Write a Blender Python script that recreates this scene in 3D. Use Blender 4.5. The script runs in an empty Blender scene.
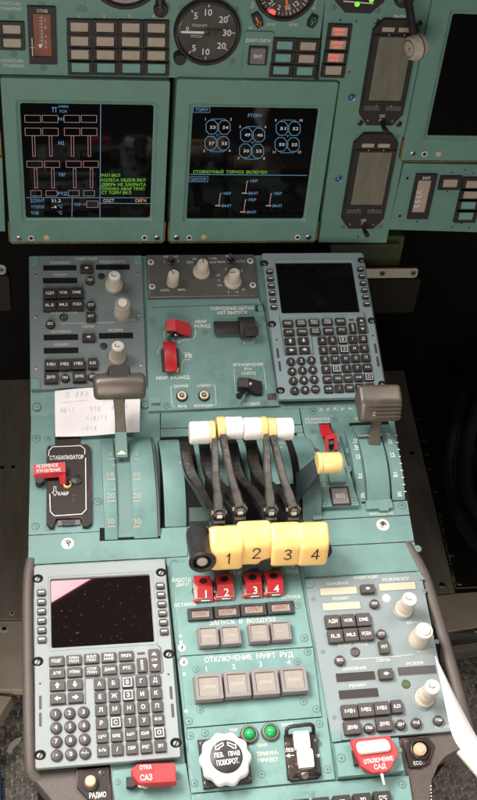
import bpy, math, random
from mathutils import Vector, Matrix
rnd = random.Random(7)
PI = math.pi
# ------------------------------------------------------------------ scene, camera
sc = bpy.context.scene
col = sc.collection
FPX, CX, CY = 1080.0, 238.5, 400.0
CAM = Vector((0, 0, 1.5))
YAW, PIT, ROL = 0.20781659, -0.70503349, -0.10828857
T_UP, T_LOW = 0.40866955, 0.26431671
fw = Vector((math.sin(YAW) * math.cos(PIT), math.cos(YAW) * math.cos(PIT), math.sin(PIT)))
rt = fw.cross(Vector((0, 0, 1))).normalized()
dn = fw.cross(rt)
c_, s_ = math.cos(ROL), math.sin(ROL)
RT, DN, FW = c_ * rt + s_ * dn, -s_ * rt + c_ * dn, fw
cam = bpy.data.objects.new('camera', bpy.data.cameras.new('camera'))
col.objects.link(cam)
cam.matrix_world = Matrix(((RT.x, -DN.x, -FW.x, CAM.x), (RT.y, -DN.y, -FW.y, CAM.y), (RT.z, -DN.z, -FW.z, CAM.z), (0, 0, 0, 1)))
cam.data.sensor_fit = 'VERTICAL'
cam.data.sensor_height = 36
cam.data.lens = FPX / 800 * 36
cam.data.clip_start = 0.05
cam.data.clip_end = 50
sc.camera = cam


def ray(x, y):
    return FW + RT * ((x - CX) / FPX) + DN * ((y - CY) / FPX)


class Frame:
    def __init__(s, O, U, V):
        s.O, s.U, s.V = O, U, V
        s.N = U.cross(V)

    def hit(s, x, y, h=0.0):
        d = ray(x, y)
        t = ((s.O + s.N * h - CAM).dot(s.N)) / d.dot(s.N)
        P = CAM + d * t - s.O
        return P.dot(s.U), P.dot(s.V)

    def world(s, x, y, h=0.0):
        u, v = s.hit(x, y, h)
        return s.O + s.U * u + s.V * v + s.N * h


X = Vector((1, 0, 0))
LOW = Frame(CAM + ray(240, 650) * 1.08, X, Vector((0, math.cos(T_LOW), math.sin(T_LOW))))
UP = Frame(LOW.world(240, 410, 0.002), X, Vector((0, math.cos(T_UP), math.sin(T_UP))))
MAIN = Frame(UP.world(240, 250) + Vector((0, 0.02, 0)), X, Vector((0, 0, 1)))
BACK = Frame(MAIN.O + Vector((0, 0.13, 0)), X, Vector((0, 0, 1)))
STEP = Frame(Vector((0, 0, 0.16)), X, Vector((0, 1, 0)))
FLOOR = Frame(Vector((0, 0, 0.06)), X, Vector((0, 1, 0)))

# ------------------------------------------------------------------ materials
MATS = {}


def material(name, colour, rough=0.5, metal=0.0, var=0.12, vscale=60, bump=0.0, bscale=900, spec=0.5, dirt=None, dscale=14, dlo=.55, dhi=.75, aniso=None, coat=0.0, emit=None, estr=0.0, rvar=0.1):
    m = bpy.data.materials.new(name)
    m.use_nodes = True
    nt = m.node_tree
    b = nt.nodes['Principled BSDF']
    L = nt.links.new
    b.inputs['Metallic'].default_value = metal
    b.inputs['Roughness'].default_value = rough
    b.inputs['Specular IOR Level'].default_value = spec
    b.inputs['Coat Weight'].default_value = coat
    col4 = (*colour, 1)
    b.inputs['Base Color'].default_value = col4
    if emit:
        b.inputs['Emission Color'].default_value = (*emit, 1)
        b.inputs['Emission Strength'].default_value = estr
    if var or bump or dirt:
        tc = nt.nodes.new('ShaderNodeTexCoord')
        mp = nt.nodes.new('ShaderNodeMapping')
        L(tc.outputs['Object'], mp.inputs['Vector'])
        if aniso:
            mp.inputs['Scale'].default_value = aniso
    if var:
        n = nt.nodes.new('ShaderNodeTexNoise')
        n.inputs['Scale'].default_value = vscale
        n.inputs['Detail'].default_value = 6
        n.inputs['Roughness'].default_value = 0.65
        L(mp.outputs[0], n.inputs['Vector'])
        mix = nt.nodes.new('ShaderNodeMix')
        mix.data_type = 'RGBA'
        mix.inputs['A'].default_value = (*[c * (1 - var) for c in colour], 1)
        mix.inputs['B'].default_value = (*[min(1, c * (1 + var)) for c in colour], 1)
        cr = nt.nodes.new('ShaderNodeMapRange')
        cr.inputs['From Min'].default_value = .3
        cr.inputs['From Max'].default_value = .7
        L(n.outputs['Fac'], cr.inputs['Value'])
        L(cr.outputs[0], mix.inputs['Factor'])
        out = mix.outputs['Result']
        if dirt:
            n2 = nt.nodes.new('ShaderNodeTexNoise')
            n2.inputs['Scale'].default_value = dscale
            n2.inputs['Detail'].default_value = 9
            n2.inputs['Roughness'].default_value = 0.7
            L(mp.outputs[0], n2.inputs['Vector'])
            r2 = nt.nodes.new('ShaderNodeMapRange')
            r2.inputs['From Min'].default_value = dlo
            r2.inputs['From Max'].default_value = dhi
            L(n2.outputs['Fac'], r2.inputs['Value'])
            mx2 = nt.nodes.new('ShaderNodeMix')
            mx2.data_type = 'RGBA'
            mx2.inputs['B'].default_value = (*dirt, 1)
            L(out, mx2.inputs['A'])
            L(r2.outputs[0], mx2.inputs['Factor'])
            out = mx2.outputs['Result']
        L(out, b.inputs['Base Color'])
        if rvar:
            rr_ = nt.nodes.new('ShaderNodeMapRange')
            rr_.inputs['To Min'].default_value = max(0.02, rough - rvar)
            rr_.inputs['To Max'].default_value = min(1, rough + rvar)
            L(cr.outputs[0], rr_.inputs['Value'])
            L(rr_.outputs[0], b.inputs['Roughness'])
    if bump:
        n3 = nt.nodes.new('ShaderNodeTexNoise')
        n3.inputs['Scale'].default_value = bscale
        n3.inputs['Detail'].default_value = 4
        L(mp.outputs[0], n3.inputs['Vector'])
        bp = nt.nodes.new('ShaderNodeBump')
        bp.inputs['Strength'].default_value = bump
        bp.inputs['Distance'].default_value = 0.0006
        L(n3.outputs['Fac'], bp.inputs['Height'])
        L(bp.outputs[0], b.inputs['Normal'])
    MATS[name] = m
    return m


TEAL = material('teal_paint', (.150, .272, .258), .44, spec=.35, var=.11, vscale=28, bump=.12, bscale=1400, dirt=(.095, .15, .135), dscale=18, dlo=.54, dhi=.82)
TEALD = material('teal_instrument_paint', (.14, .28, .235), .48, var=.07, vscale=40, bump=.12, bscale=1400, dirt=(.13, .22, .17), dscale=20, dlo=.58, dhi=.85)
SLATE = material('slate_grey_paint', (.205, .25, .258), .5, var=.05, vscale=50, bump=.10, bscale=1600, dirt=(.22, .26, .26), dscale=30, dlo=.6, dhi=.85)
SLATEB = material('blue_grey_keyboard_paint', (.245, .325, .355), .5, var=.05, vscale=50, bump=.10, bscale=1600)
SLATEU = material('dark_slate_paint', (.165, .205, .21), .5, var=.05, vscale=50, bump=.10, bscale=1600, dirt=(.14, .16, .16), dscale=30, dlo=.6, dhi=.85)
SLATEW = material('pale_grey_keyboard_paint', (.255, .29, .292), .5, var=.04, vscale=50, bump=.10, bscale=1600)
SLATED = material('dark_grey_module_paint', (.085, .085, .08), .5, var=.12, vscale=60, bump=.12, bscale=1200)
BLACK = material('black_plastic', (.018, .017, .017), .45, var=.3, vscale=120, bump=.08, bscale=1800)
BLACKG = material('worn_black_paint', (.024, .017, .016), .5, spec=.3, var=.3, vscale=90, dirt=(.26, .10, .10), dscale=34, dlo=.61, dhi=.72)
MATTE = material('matt_black', (.008, .008, .008), .8, var=.3, vscale=20, spec=.2)
KEY = material('dark_key_plastic', (.054, .046, .044), .5, var=.08, vscale=200)
KEYD = material('black_key_plastic', (.030, .025, .024), .5, spec=.35, var=.1, vscale=200)
SCREEN = material('black_screen_glass', (.004, .004, .005), .04, var=0, spec=.22, rvar=0)
SCREEN2 = material('dusty_black_screen_glass', (.005, .004, .004), .02, var=.2, vscale=200, dirt=(.22, .2, .19), dscale=420, dlo=.65, dhi=.675, rvar=0, spec=.6)
SCREEN2.node_tree.nodes['Principled BSDF'].inputs['Specular Tint'].default_value = (1, .50, .54, 1)
SCREEN2.node_tree.nodes['Principled BSDF'].inputs['IOR'].default_value = 2.05
GLASS = material('grey_instrument_glass', (.19, .18, .145), .22, var=.25, vscale=90, aniso=(1, .15, 1))
WHITEP = material('white_lettering', (.80, .80, .76), .6, var=0)
WHITED = material('faded_white_lettering', (.60, .62, .58), .6, var=0)
CREAM = material('cream_lettering', (.78, .66, .48), .6, var=0)
CREAMS = material('cream_slot', (.50, .46, .35), .5, var=.05)
WHITE = material('white_plastic', (.82, .80, .78), .35, var=.03, vscale=80)
KNOB = material('ivory_knob_plastic', (.58, .52, .43), .38, var=.07, vscale=90)
KNOBT = material('pale_knob_top', (.74, .72, .68), .4, var=.05, vscale=200)
YELLOW = material('yellow_plastic', (.92, .59, .21), .26, var=.05, vscale=60, coat=.15)
YELLOWP = material('pale_yellow_plastic', (.84, .62, .26), .32, var=.04, vscale=60)
RED = material('red_paint', (.47, .016, .024), .38, var=.12, vscale=80, dirt=(.40, .05, .04), dscale=60, dlo=.58, dhi=.75)
REDF = material('faded_red_paint', (.52, .028, .036), .45, var=.15, vscale=120)
STEEL = material('steel', (.50, .49, .46), .33, metal=1, var=.15, vscale=300)
STEELD = material('dark_steel', (.10, .095, .09), .38, metal=.9, var=.3, vscale=200)
ALU = material('aluminium', (.62, .58, .52), .38, metal=1, var=.12, vscale=80, aniso=(.1, 1, 1))
BRASS = material('brass_edge', (.30, .21, .09), .45, metal=.7, var=.3, vscale=200)
BRONZE = material('bronze_anodised_metal', (.15, .13, .108), .40, metal=.45, var=.10, vscale=30, dirt=(.22, .19, .15), dscale=16, dlo=.5, dhi=.7, bump=.05)
GUN = material('lever_grey_metal', (.042, .040, .037), .28, metal=.5, var=.3, vscale=120, dirt=(.25, .24, .22), dscale=120, dlo=.68, dhi=.8)
GUN2 = material('reverse_lever_grey_metal', (.115, .11, .10), .34, metal=.55, var=.25, vscale=120, dirt=(.03, .03, .028), dscale=70, dlo=.55, dhi=.7)
NAVY = material('dark_navy_metal', (.022, .034, .040), .65, var=.2, vscale=60, spec=.2)
LEATHER = material('brown_grey_leather', (.088, .071, .062), .5, var=.18, vscale=400, bump=.55, bscale=1100)
LENS = material('beige_lamp_lens', (.44, .37, .30), .4, var=.06, vscale=200, bump=.1, bscale=2500)
LENSW = material('pale_button_face', (.255, .228, .202), .42, var=.06, vscale=120)
LENST = material('teal_lamp_lens', (.18, .37, .34), .4, var=.06, vscale=200)
GREYB = material('grey_button_frame', (.20, .182, .178), .42, var=.08, vscale=90)
BROWND = material('brown_scale_plate', (.24, .075, .035), .4, var=.25, vscale=60)
PAPER = material('white_paper', (.80, .77, .78), .75, var=.025, vscale=40)
PAPERS = material('paper_sheet', (.70, .68, .66), .7, var=.03, vscale=20, spec=.2)
INK = material('faint_violet_ink', (.60, .61, .72), .8, var=0)
RUBBER = material('grey_stud_metal', (.34, .31, .275), .5, metal=.1, var=.5, vscale=160, dirt=(.10, .09, .08), dscale=45, dlo=.45, dhi=.65)
GROUT = material('floor_mat', (.62, .59, .53), .6, var=.3, vscale=90, dirt=(.2, .18, .16), dscale=30, dlo=.5, dhi=.7)
DARKFLOOR = material('dark_worn_metal', (.30, .26, .215), .42, metal=.1, var=.3, vscale=25, aniso=(1, .12, 1))
BEIGE = material('beige_metal_sheet', (.62, .54, .43), .30, metal=.15, var=.12, vscale=20)
CHIP = material('black_chipped_paint', (.012, .011, .009), .45, var=.2, vscale=50, dirt=(.45, .34, .10), dscale=60, dlo=.655, dhi=.67)
YCHIP = material('yellow_primer', (.36, .28, .11), .6, var=.6, vscale=300)
GREENM = material('olive_green_primer', (.055, .075, .022), .4, var=.3, vscale=40)
MESHM = material('dark_woven_mesh', (.016, .010, .006), .7, var=.5, vscale=500)
BLUEM = material('blue_cover', (.02, .09, .30), .5)
BLUEJ = material('blue_jewel', (.03, .12, .42), .3, var=0)
GREENL = material('green_lamp_jewel', (.02, .30, .09), .15, var=.1, emit=(.05, .8, .25), estr=.06)
CREAMF = material('faded_cream_lettering', (.40, .375, .295), .6, var=0)
LEGEND = material('faint_button_legend', (.48, .44, .40), .6, var=0)
DGAP = material('dark_recess_line', (.055, .10, .09), .6, var=0)
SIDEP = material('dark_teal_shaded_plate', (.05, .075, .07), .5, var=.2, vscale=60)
STEELM = material('dull_screw_steel', (.26, .25, .23), .4, metal=.6, var=.2, vscale=300)
TEALS = material('slot_teal_paint', (.125, .225, .21), .5, var=.1, vscale=30, bump=.1, bscale=1400)
SENSOR = material('peach_sensor', (.62, .42, .27), .4, var=.05)
OXIDE = material('pale_washer', (.70, .64, .56), .5, var=.1, vscale=300)
TUBEM = material('black_hose_rubber', (.02, .019, .018), .34, var=.2, vscale=50)
PURPLE = material('violet_gauge_glass', (.16, .13, .17), .15, var=.35, vscale=30)
ORANGE = material('orange_paint', (.80, .20, .04), .5, var=0)
GREENP = material('green_paint', (.03, .36, .08), .5, var=0)


WHEEL = material('worn_beige_plastic', (.46, .42, .35), .4, var=.15, vscale=200)


def chips(m, colour, scale, lo, hi):
    """sparse paint chips with a shape of their own over the base colour"""
    nt = m.node_tree
    b = nt.nodes['Principled BSDF']
    src = b.inputs['Base Color'].links[0].from_socket
    tc = nt.nodes.new('ShaderNodeTexCoord')
    n = nt.nodes.new('ShaderNodeTexNoise')
    n.inputs['Scale'].default_value = scale
    n.inputs['Detail'].default_value = 5
    n.inputs['Roughness'].default_value = .7
    nt.links.new(tc.outputs['Object'], n.inputs['Vector'])
    r = nt.nodes.new('ShaderNodeMapRange')
    r.inputs['From Min'].default_value = lo
    r.inputs['From Max'].default_value = hi
    nt.links.new(n.outputs['Fac'], r.inputs['Value'])
    mx = nt.nodes.new('ShaderNodeMix')
    mx.data_type = 'RGBA'
    mx.inputs['B'].default_value = (*colour, 1)
    nt.links.new(src, mx.inputs['A'])
    nt.links.new(r.outputs[0], mx.inputs['Factor'])
    nt.links.new(mx.outputs['Result'], b.inputs['Base Color'])


def edge_wear(m, colour, rad=.0011, lo=.02, hi=.09, scale=70, nlo=.50, nhi=.60):
    """rubbed edges: bare primer where an edge is exposed and a noise says it was touched"""
    nt = m.node_tree
    L = nt.links.new
    b = nt.nodes['Principled BSDF']
    src = b.inputs['Base Color'].links[0].from_socket
    bv = nt.nodes.new('ShaderNodeBevel')
    bv.samples = 4
    bv.inputs['Radius'].default_value = rad
    ge = nt.nodes.new('ShaderNodeNewGeometry')
    dt = nt.nodes.new('ShaderNodeVectorMath')
    dt.operation = 'DOT_PRODUCT'
    L(bv.outputs[0], dt.inputs[0])
    L(ge.outputs['Normal'], dt.inputs[1])
    inv = nt.nodes.new('ShaderNodeMath')
    inv.operation = 'SUBTRACT'
    inv.inputs[0].default_value = 1
    L(dt.outputs['Value'], inv.inputs[1])
    r1 = nt.nodes.new('ShaderNodeMapRange')
    r1.inputs['From Min'].default_value = lo
    r1.inputs['From Max'].default_value = hi
    L(inv.outputs[0], r1.inputs['Value'])
    tc = nt.nodes.new('ShaderNodeTexCoord')
    n = nt.nodes.new('ShaderNodeTexNoise')
    n.inputs['Scale'].default_value = scale
    n.inputs['Detail'].default_value = 7
    n.inputs['Roughness'].default_value = .7
    L(tc.outputs['Object'], n.inputs['Vector'])
    r2 = nt.nodes.new('ShaderNodeMapRange')
    r2.inputs['From Min'].default_value = nlo
    r2.inputs['From Max'].default_value = nhi
    L(n.outputs['Fac'], r2.inputs['Value'])
    mu = nt.nodes.new('ShaderNodeMath')
    mu.operation = 'MULTIPLY'
    L(r1.outputs[0], mu.inputs[0])
    L(r2.outputs[0], mu.inputs[1])
    mx = nt.nodes.new('ShaderNodeMix')
    mx.data_type = 'RGBA'
    mx.inputs['B'].default_value = (*colour, 1)
    L(src, mx.inputs['A'])
    L(mu.outputs[0], mx.inputs['Factor'])
    L(mx.outputs['Result'], b.inputs['Base Color'])


edge_wear(TEAL, (.46, .44, .36))
edge_wear(TEALD, (.50, .46, .36), nlo=.54, nhi=.62)
edge_wear(BLACKG, (.36, .14, .13), rad=.0016)
edge_wear(BLACK, (.16, .14, .12), nlo=.5, nhi=.62)
edge_wear(KEYD, (.16, .13, .11), nlo=.53, nhi=.62)
edge_wear(RED, (.62, .25, .22), nlo=.5, nhi=.62)
chips(TEAL, (.42, .40, .33), 150, .735, .75)
chips(TEAL, (.10, .10, .08), 90, .72, .76)
chips(TEALD, (.10, .11, .08), 110, .73, .76)
chips(BRONZE, (.45, .40, .33), 120, .68, .74)
chips(GUN2, (.45, .43, .40), 160, .68, .72)
chips(GUN, (.45, .43, .40), 160, .68, .72)
chips(YELLOW, (.40, .22, .05), 90, .70, .78)
chips(WHITE, (.42, .38, .33), 90, .69, .80)


def emitter(name, c, s):
    return material(name, (.01, .01, .01), .5, var=0, emit=c, estr=s)


E_PINK = emitter('screen_pink_line', (.85, .48, .48), .42)
E_BLUE = emitter('screen_blue_line', (.20, .46, .70), .48)
E_GREEN = emitter('screen_green_text', (.30, .75, .06), .50)
E_WHITE = emitter('screen_white_text', (.85, .75, .65), .55)
E_ORANGE = emitter('screen_orange_text', (.95, .38, .12), .75)
E_RED = emitter('lit_red_text', (1.0, .12, .10), 1.15)
E_DOT = emitter('lit_green_dot', (.25, 1.0, .08), .9)
E_REDT = emitter('lit_orange_legend', (1.0, .22, .08), .5)
VIOLET = material('violet_white_reflection_dial', (.42, .33, .42), .25, var=.3, vscale=25, aniso=(1, .2, 1))

# ------------------------------------------------------------------ glyphs
CH = set("АБВГДЕЖЗИЙКЛМНОПРСТУФХЦЧШЩЪЫЬЭЮЯ0123456789ABCDEFGHIJKLMNOPQRSTUVWXYZ.,/-+•°±[]■□Σπ<>*:–→←↑↓▲▼◄►⇦⇩") 
GLY = {}


def build_glyphs():
    strs = sorted(CH) + ['HH'] + ['H' + c + 'H' for c in sorted(CH)] + ['H H']
    objs = []
    for s in strs:
        cu = bpy.data.curves.new('glyph', 'FONT')
        cu.body = s
        cu.resolution_u = 2
        cu.offset = 0.012
        o = bpy.data.objects.new('glyph', cu)
        col.objects.link(o)
        objs.append(o)
    dg = bpy.context.evaluated_depsgraph_get()
    dims = {}
    for s, o in zip(strs, objs):
        me = bpy.data.meshes.new_from_object(o.evaluated_get(dg))
        xs = [v.co.x for v in me.vertices]
        dims[s] = (min(xs), max(xs)) if xs else (0, 0)
        if len(s) == 1:
            GLY[s] = [[(v.co.x, v.co.y) for v in me.vertices], [tuple(p.vertices) for p in me.polygons], 0]
        bpy.data.meshes.remove(me)
    hh = dims['HH'][1]
    for c in CH:
        GLY[c][2] = dims['H' + c + 'H'][1] - hh
    GLY[' '] = [[], [], dims['H H'][1] - hh]
    for o in objs:
        cu = o.data
        bpy.data.objects.remove(o)
        bpy.data.curves.remove(cu)


build_glyphs()
CAP = max(p[1] for p in GLY['H'][0])

# ------------------------------------------------------------------ mesh helpers


def inset(pts, d):
    n = len(pts)
    out = []
    for i in range(n):
        p0, p1, p2 = Vector(pts[i - 1]), Vector(pts[i]), Vector(pts[(i + 1) % n])
        a, b = (p1 - p0), (p2 - p1)
        if a.length < 1e-9 or b.length < 1e-9:
            out.append(tuple(p1))
            continue
        a.normalize(); b.normalize()
        n1, n2 = Vector((-a.y, a.x)), Vector((-b.y, b.x))
        m = n1 + n2
        k = max(.35, m.length_squared / 2)
        out.append(tuple(p1 + m / (2 * k) * d))
    return out


def rr(x0, y0, x1, y1, r, n=4):
    r = min(r, (x1 - x0) * .499, (y1 - y0) * .499)
    if r <= 1e-6:
        return [(x0, y0), (x1, y0), (x1, y1), (x0, y1)]
    out = []
    for cx, cy, a in ((x1 - r, y0 + r, -PI / 2), (x1 - r, y1 - r, 0), (x0 + r, y1 - r, PI / 2), (x0 + r, y0 + r, PI)):
        for k in range(n + 1):
            t = a + PI / 2 * k / n
            out.append((cx + r * math.cos(t), cy + r * math.sin(t)))
    return out


def circ(x, y, r, n=24):
    return [(x + r * math.cos(2 * PI * k / n), y + r * math.sin(2 * PI * k / n)) for k in range(n)]


def ccw(pts):
    a = sum(pts[i - 1][0] * pts[i][1] - pts[i][0] * pts[i - 1][1] for i in range(len(pts)))
    return pts if a > 0 else pts[::-1]


class T:
    """a top-level thing: an Empty on a plane; children are placed in its local frame"""

    def __init__(s, name, label, cat, F, x, y, h=0.0, group=None):
        s.F, s.h0 = F, h
        s.u0, s.v0 = F.hit(x, y, h)
        o = bpy.data.objects.new(name, None)
        o.empty_display_size = .01
        col.objects.link(o)
        U, V, N, W = F.U, F.V, F.N, F.O + F.U * s.u0 + F.V * s.v0 + F.N * h
        o.matrix_world = Matrix(((U.x, V.x, N.x, W.x), (U.y, V.y, N.y, W.y), (U.z, V.z, N.z, W.z), (0, 0, 0, 1)))
        o['label'] = label
        o['category'] = cat
        if group:
            o['group'] = group
        s.o = o

    def p(s, x, y, z=0.0):
        u, v = s.F.hit(x, y, z + s.h0)
        return Vector((u - s.u0, v - s.v0, z))

    def R(s, x0, y0, x1, y1, z=0.0):
        xm, ym = (x0 + x1) / 2, (y0 + y1) / 2
        return s.p(x0, ym, z).x, s.p(xm, y1, z).y, s.p(x1, ym, z).x, s.p(xm, y0, z).y

    def sc(s, x, y):
        return (s.p(x + 1, y).x - s.p(x - 1, y).x) / 2


class B:
    def __init__(s, t):
        s.t = t
        s.v, s.f, s.mi, s.mats = [], [], [], []
        s.M = None

    def add(s, vs, fs, mat):
        if mat not in s.mats:
            s.mats.append(mat)
        k = s.mats.index(mat)
        o = len(s.v)
        if s.M is not None:
            s.v += [tuple(s.M @ Vector(q)) for q in vs]
        else:
            s.v += [tuple(q) for q in vs]
        for f in fs:
            s.f.append([i + o for i in f])
            s.mi.append(k)

    def loops(s, loops, mat, cap0=False, cap1=True, closed=True):
        n = len(loops[0])
        vs = [p for L in loops for p in L]
        fs = []
        for j in range(len(loops) - 1):
            for i in range(n if closed else n - 1):
                a, b = j * n + i, j * n + (i + 1) % n
                fs.append((a, b, b + n, a + n))
        if cap1:
            fs.append(tuple((len(loops) - 1) * n + i for i in range(n)))
        if cap0:
            fs.append(tuple(n - 1 - i for i in range(n)))
        s.add(vs, fs, mat)

    def prism(s, pts, z0, z1, bev, mat, cap0=False, topmat=None):
        pts = ccw(pts)
        lay = [(z0, 0)] + ([(z1 - bev, 0), (z1 - bev * .35, bev * .3), (z1, bev)] if bev > 0 else [(z1, 0)])
        L = [[(x, y, z) for x, y in (inset(pts, d) if d else pts)] for z, d in lay]
        if topmat:
            s.loops(L, mat, cap0, False)
            s.add(L[-1], [tuple(range(len(pts)))], topmat)
        else:
            s.loops(L, mat, cap0, True)

    def box(s, x0, y0, x1, y1, z0, z1, r, bev, mat, topmat=None, cap0=False):
        """rectangle given in photo pixels along its mid-lines, read at height z1"""
        a, b, c, d = s.t.R(x0, y0, x1, y1, z1)
        s.prism(rr(a, b, c, d, r), z0, z1, bev, mat, cap0, topmat)
        return a, b, c, d

    def cbox(s, x, y, w, h, z0, z1, r, bev, mat, topmat=None):
        return s.box(x - w / 2, y - h / 2, x + w / 2, y + h / 2, z0, z1, r, bev, mat, topmat)

    def poly(s, px, z0, z1, bev, mat, cap0=False):
        s.prism([tuple(s.t.p(x, y, z1)[:2]) for x, y in px], z0, z1, bev, mat, cap0)

    def ring(s, o, i, z0, z1, zi, bev, mat, imat=None, ib=None):
        """plate with a hole; outlines o and i have the same number of vertices"""
        o, i = ccw(o), ccw(i)
        ib = bev if ib is None else ib
        f = lambda pts, d, z: [(x, y, z) for x, y in (inset(pts, d) if d else pts)]
        s.loops([f(o, 0, z0), f(o, 0, z1 - bev), f(o, bev * .3, z1 - bev * .35), f(o, bev, z1), f(i, -ib, z1)], mat, False, False)
        s.loops([f(i, -ib, z1), f(i, -ib * .3, z1 - ib * .35), f(i, 0, z1 - ib), f(i, 0, zi)], imat or mat, False, False)

    def lathe(s, x, y, prof, mat, seg=28, flute=None, cap=True):
        L = []
        for r, z in prof:
            L.append([(x + r * (flute(2 * PI * k / seg, z) if flute else 1) * math.cos(2 * PI * k / seg), y + r * (flute(2 * PI * k / seg, z) if flute else 1) * math.sin(2 * PI * k / seg), z) for k in range(seg)])
        s.loops(L, mat, False, cap)

    def tube(s, pts, r, mat, seg=10, cap=True, flat=1.0):
        pts = [Vector(p) for p in pts]
        L = []
        up = Vector((0, 0, 1))
        nrm = None
        for i, p in enumerate(pts):
            d = (pts[min(i + 1, len(pts) - 1)] - pts[max(i - 1, 0)]).normalized()
            if nrm is None:
                nrm = up.cross(d)
                if nrm.length < .05:
                    nrm = Vector((1, 0, 0)).cross(d)
                nrm.normalize()
            nrm = (nrm - d * nrm.dot(d)).normalized()
            b = d.cross(nrm)
            rad = r[i] if isinstance(r, (list, tuple)) else r
            L.append([p + nrm * rad * math.cos(2 * PI * k / seg) + b * rad * flat * math.sin(2 * PI * k / seg) for k in range(seg)])
        s.loops(L, mat, cap, cap)

    def strip(s, pts, w, th, mat, ch=.15):
        """flat bar swept along a path in planes containing the local x axis"""
        pts = [Vector(p) for p in pts]
        L = []
        for i, p in enumerate(pts):
            d = (pts[min(i + 1, len(pts) - 1)] - pts[max(i - 1, 0)]).normalized()
            ux = (Vector((1, 0, 0)) - d * d.x).normalized()
            n = d.cross(ux)
            ww = w[i] if isinstance(w, (list, tuple)) else w
            tt = th[i] if isinstance(th, (list, tuple)) else th
            c = min(ww, tt) * ch
            q = [(-ww / 2 + c, -tt / 2), (ww / 2 - c, -tt / 2), (ww / 2, -tt / 2 + c), (ww / 2, tt / 2 - c), (ww / 2 - c, tt / 2), (-ww / 2 + c, tt / 2), (-ww / 2, tt / 2 - c), (-ww / 2, -tt / 2 + c)]
            L.append([p + ux * a + n * b for a, b in q])
        s.loops(L, mat, True, True)

    def bar(s, prof, x0, x1, bev, mat, mat0=None):
        """closed (y,z) profile extruded along local x with bevelled ends"""
        prof = ccw(prof)
        f = lambda d, x: [(x, a, b) for a, b in (inset(prof, d) if d else prof)]
        s.loops([f(bev, x0), f(bev * .3, x0 + bev * .35), f(0, x0 + bev), f(0, x1 - bev), f(bev * .3, x1 - bev * .35), f(bev, x1)], mat, True, True)

    def text(s, st, x, y, h, mat, w=None, z=.0002, rot=0.0, align='c', loc=False):
        """one line of lettering; x, y, h, w in photo pixels (or local metres with loc)"""
        if loc:
            px, py = x, y
            hh, ww = h, w
        else:
            q = s.t.p(x, y, z)
            px, py = q.x, q.y
            hh = s.t.p(x, y - h / 2, z).y - s.t.p(x, y + h / 2, z).y
            ww = None if w is None else s.t.p(x + w / 2, y, z).x - s.t.p(x - w / 2, y, z).x
        tot = 0
        items = []
        lo, hi = 1e9, -1e9
        for c in st:
            g = GLY[c]
            if g[0]:
                lo = min(lo, tot + min(p[0] for p in g[0]))
                hi = max(hi, tot + max(p[0] for p in g[0]))
            items.append((g, tot))
            tot += g[2]
        sy = hh / CAP
        sx = sy if ww is None else ww / max(hi - lo, .001)
        off = {'c': (lo + hi) / 2, 'l': lo, 'r': hi}[align]
        ca, sa = math.cos(rot), math.sin(rot)
        for g, t in items:
            vs = []
            for a, b in g[0]:
                a2, b2 = (a + t - off) * sx, (b - CAP / 2) * sy
                vs.append((px + a2 * ca - b2 * sa, py + a2 * sa + b2 * ca, z))
            if vs:
                s.add(vs, g[1], mat)

    def line(s, px, w, mat, z=.0002, closed=False):
        """thin flat stroke through photo pixels, w in pixels"""
        P = [s.t.p(x, y, z) for x, y in px]
        s.lline(P, w * s.t.sc(*px[0]), mat, z, closed)

    def lline(s, P, wd, mat, z=.0002, closed=False):
        P = [Vector((q[0], q[1])) for q in P]
        if closed:
            P = P + [P[0]]
        for a, b in zip(P[:-1], P[1:]):
            d = b - a
            if d.length < 1e-7:
                continue
            d.normalize()
            n = Vector((-d.y, d.x)) * wd / 2
            e = d * wd / 2 * .9
            q = [a - e - n, b + e - n, b + e + n, a - e + n]
            s.add([(v.x, v.y, z) for v in q], [(0, 1, 2, 3)], mat)

    def disc(s, x, y, r, mat, z=.0002, n=20):
        q = s.t.p(x, y, z)
        k = s.t.sc(x, y)
        s.add([(a, b, z) for a, b in circ(q.x, q.y, r * k, n)], [tuple(range(n))], mat)

    def done(s, name, parent=None, label=None, angle=38):
        me = bpy.data.meshes.new(name)
        me.from_pydata(s.v, [], s.f)
        for m in s.mats:
            me.materials.append(m)
        me.polygons.foreach_set('material_index', s.mi)
        me.polygons.foreach_set('use_smooth', [True] * len(s.f))
        me.update()
        me.set_sharp_from_angle(angle=math.radians(angle))
        o = bpy.data.objects.new(name, me)
        col.objects.link(o)
        if parent is not False:
            o.parent = parent if parent is not None else s.t.o
        if label:
            o['label'] = label
        return o


def smooth(pts, k=4):
    """Catmull-Rom through points"""
    P = [Vector(p) for p in pts]
    out = []
    for i in range(len(P) - 1):
        a, b, c, d = P[max(i - 1, 0)], P[i], P[i + 1], P[min(i + 2, len(P) - 1)]
        for j in range(k):
            t = j / k
            out.append(.5 * ((2 * b) + (c - a) * t + (2 * a - 5 * b + 4 * c - d) * t * t + (3 * b - a - 3 * c + d) * t ** 3))
    out.append(P[-1])
    return out


# ---- screws: one mesh per kind, copied
_SCREW = {}


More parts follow.
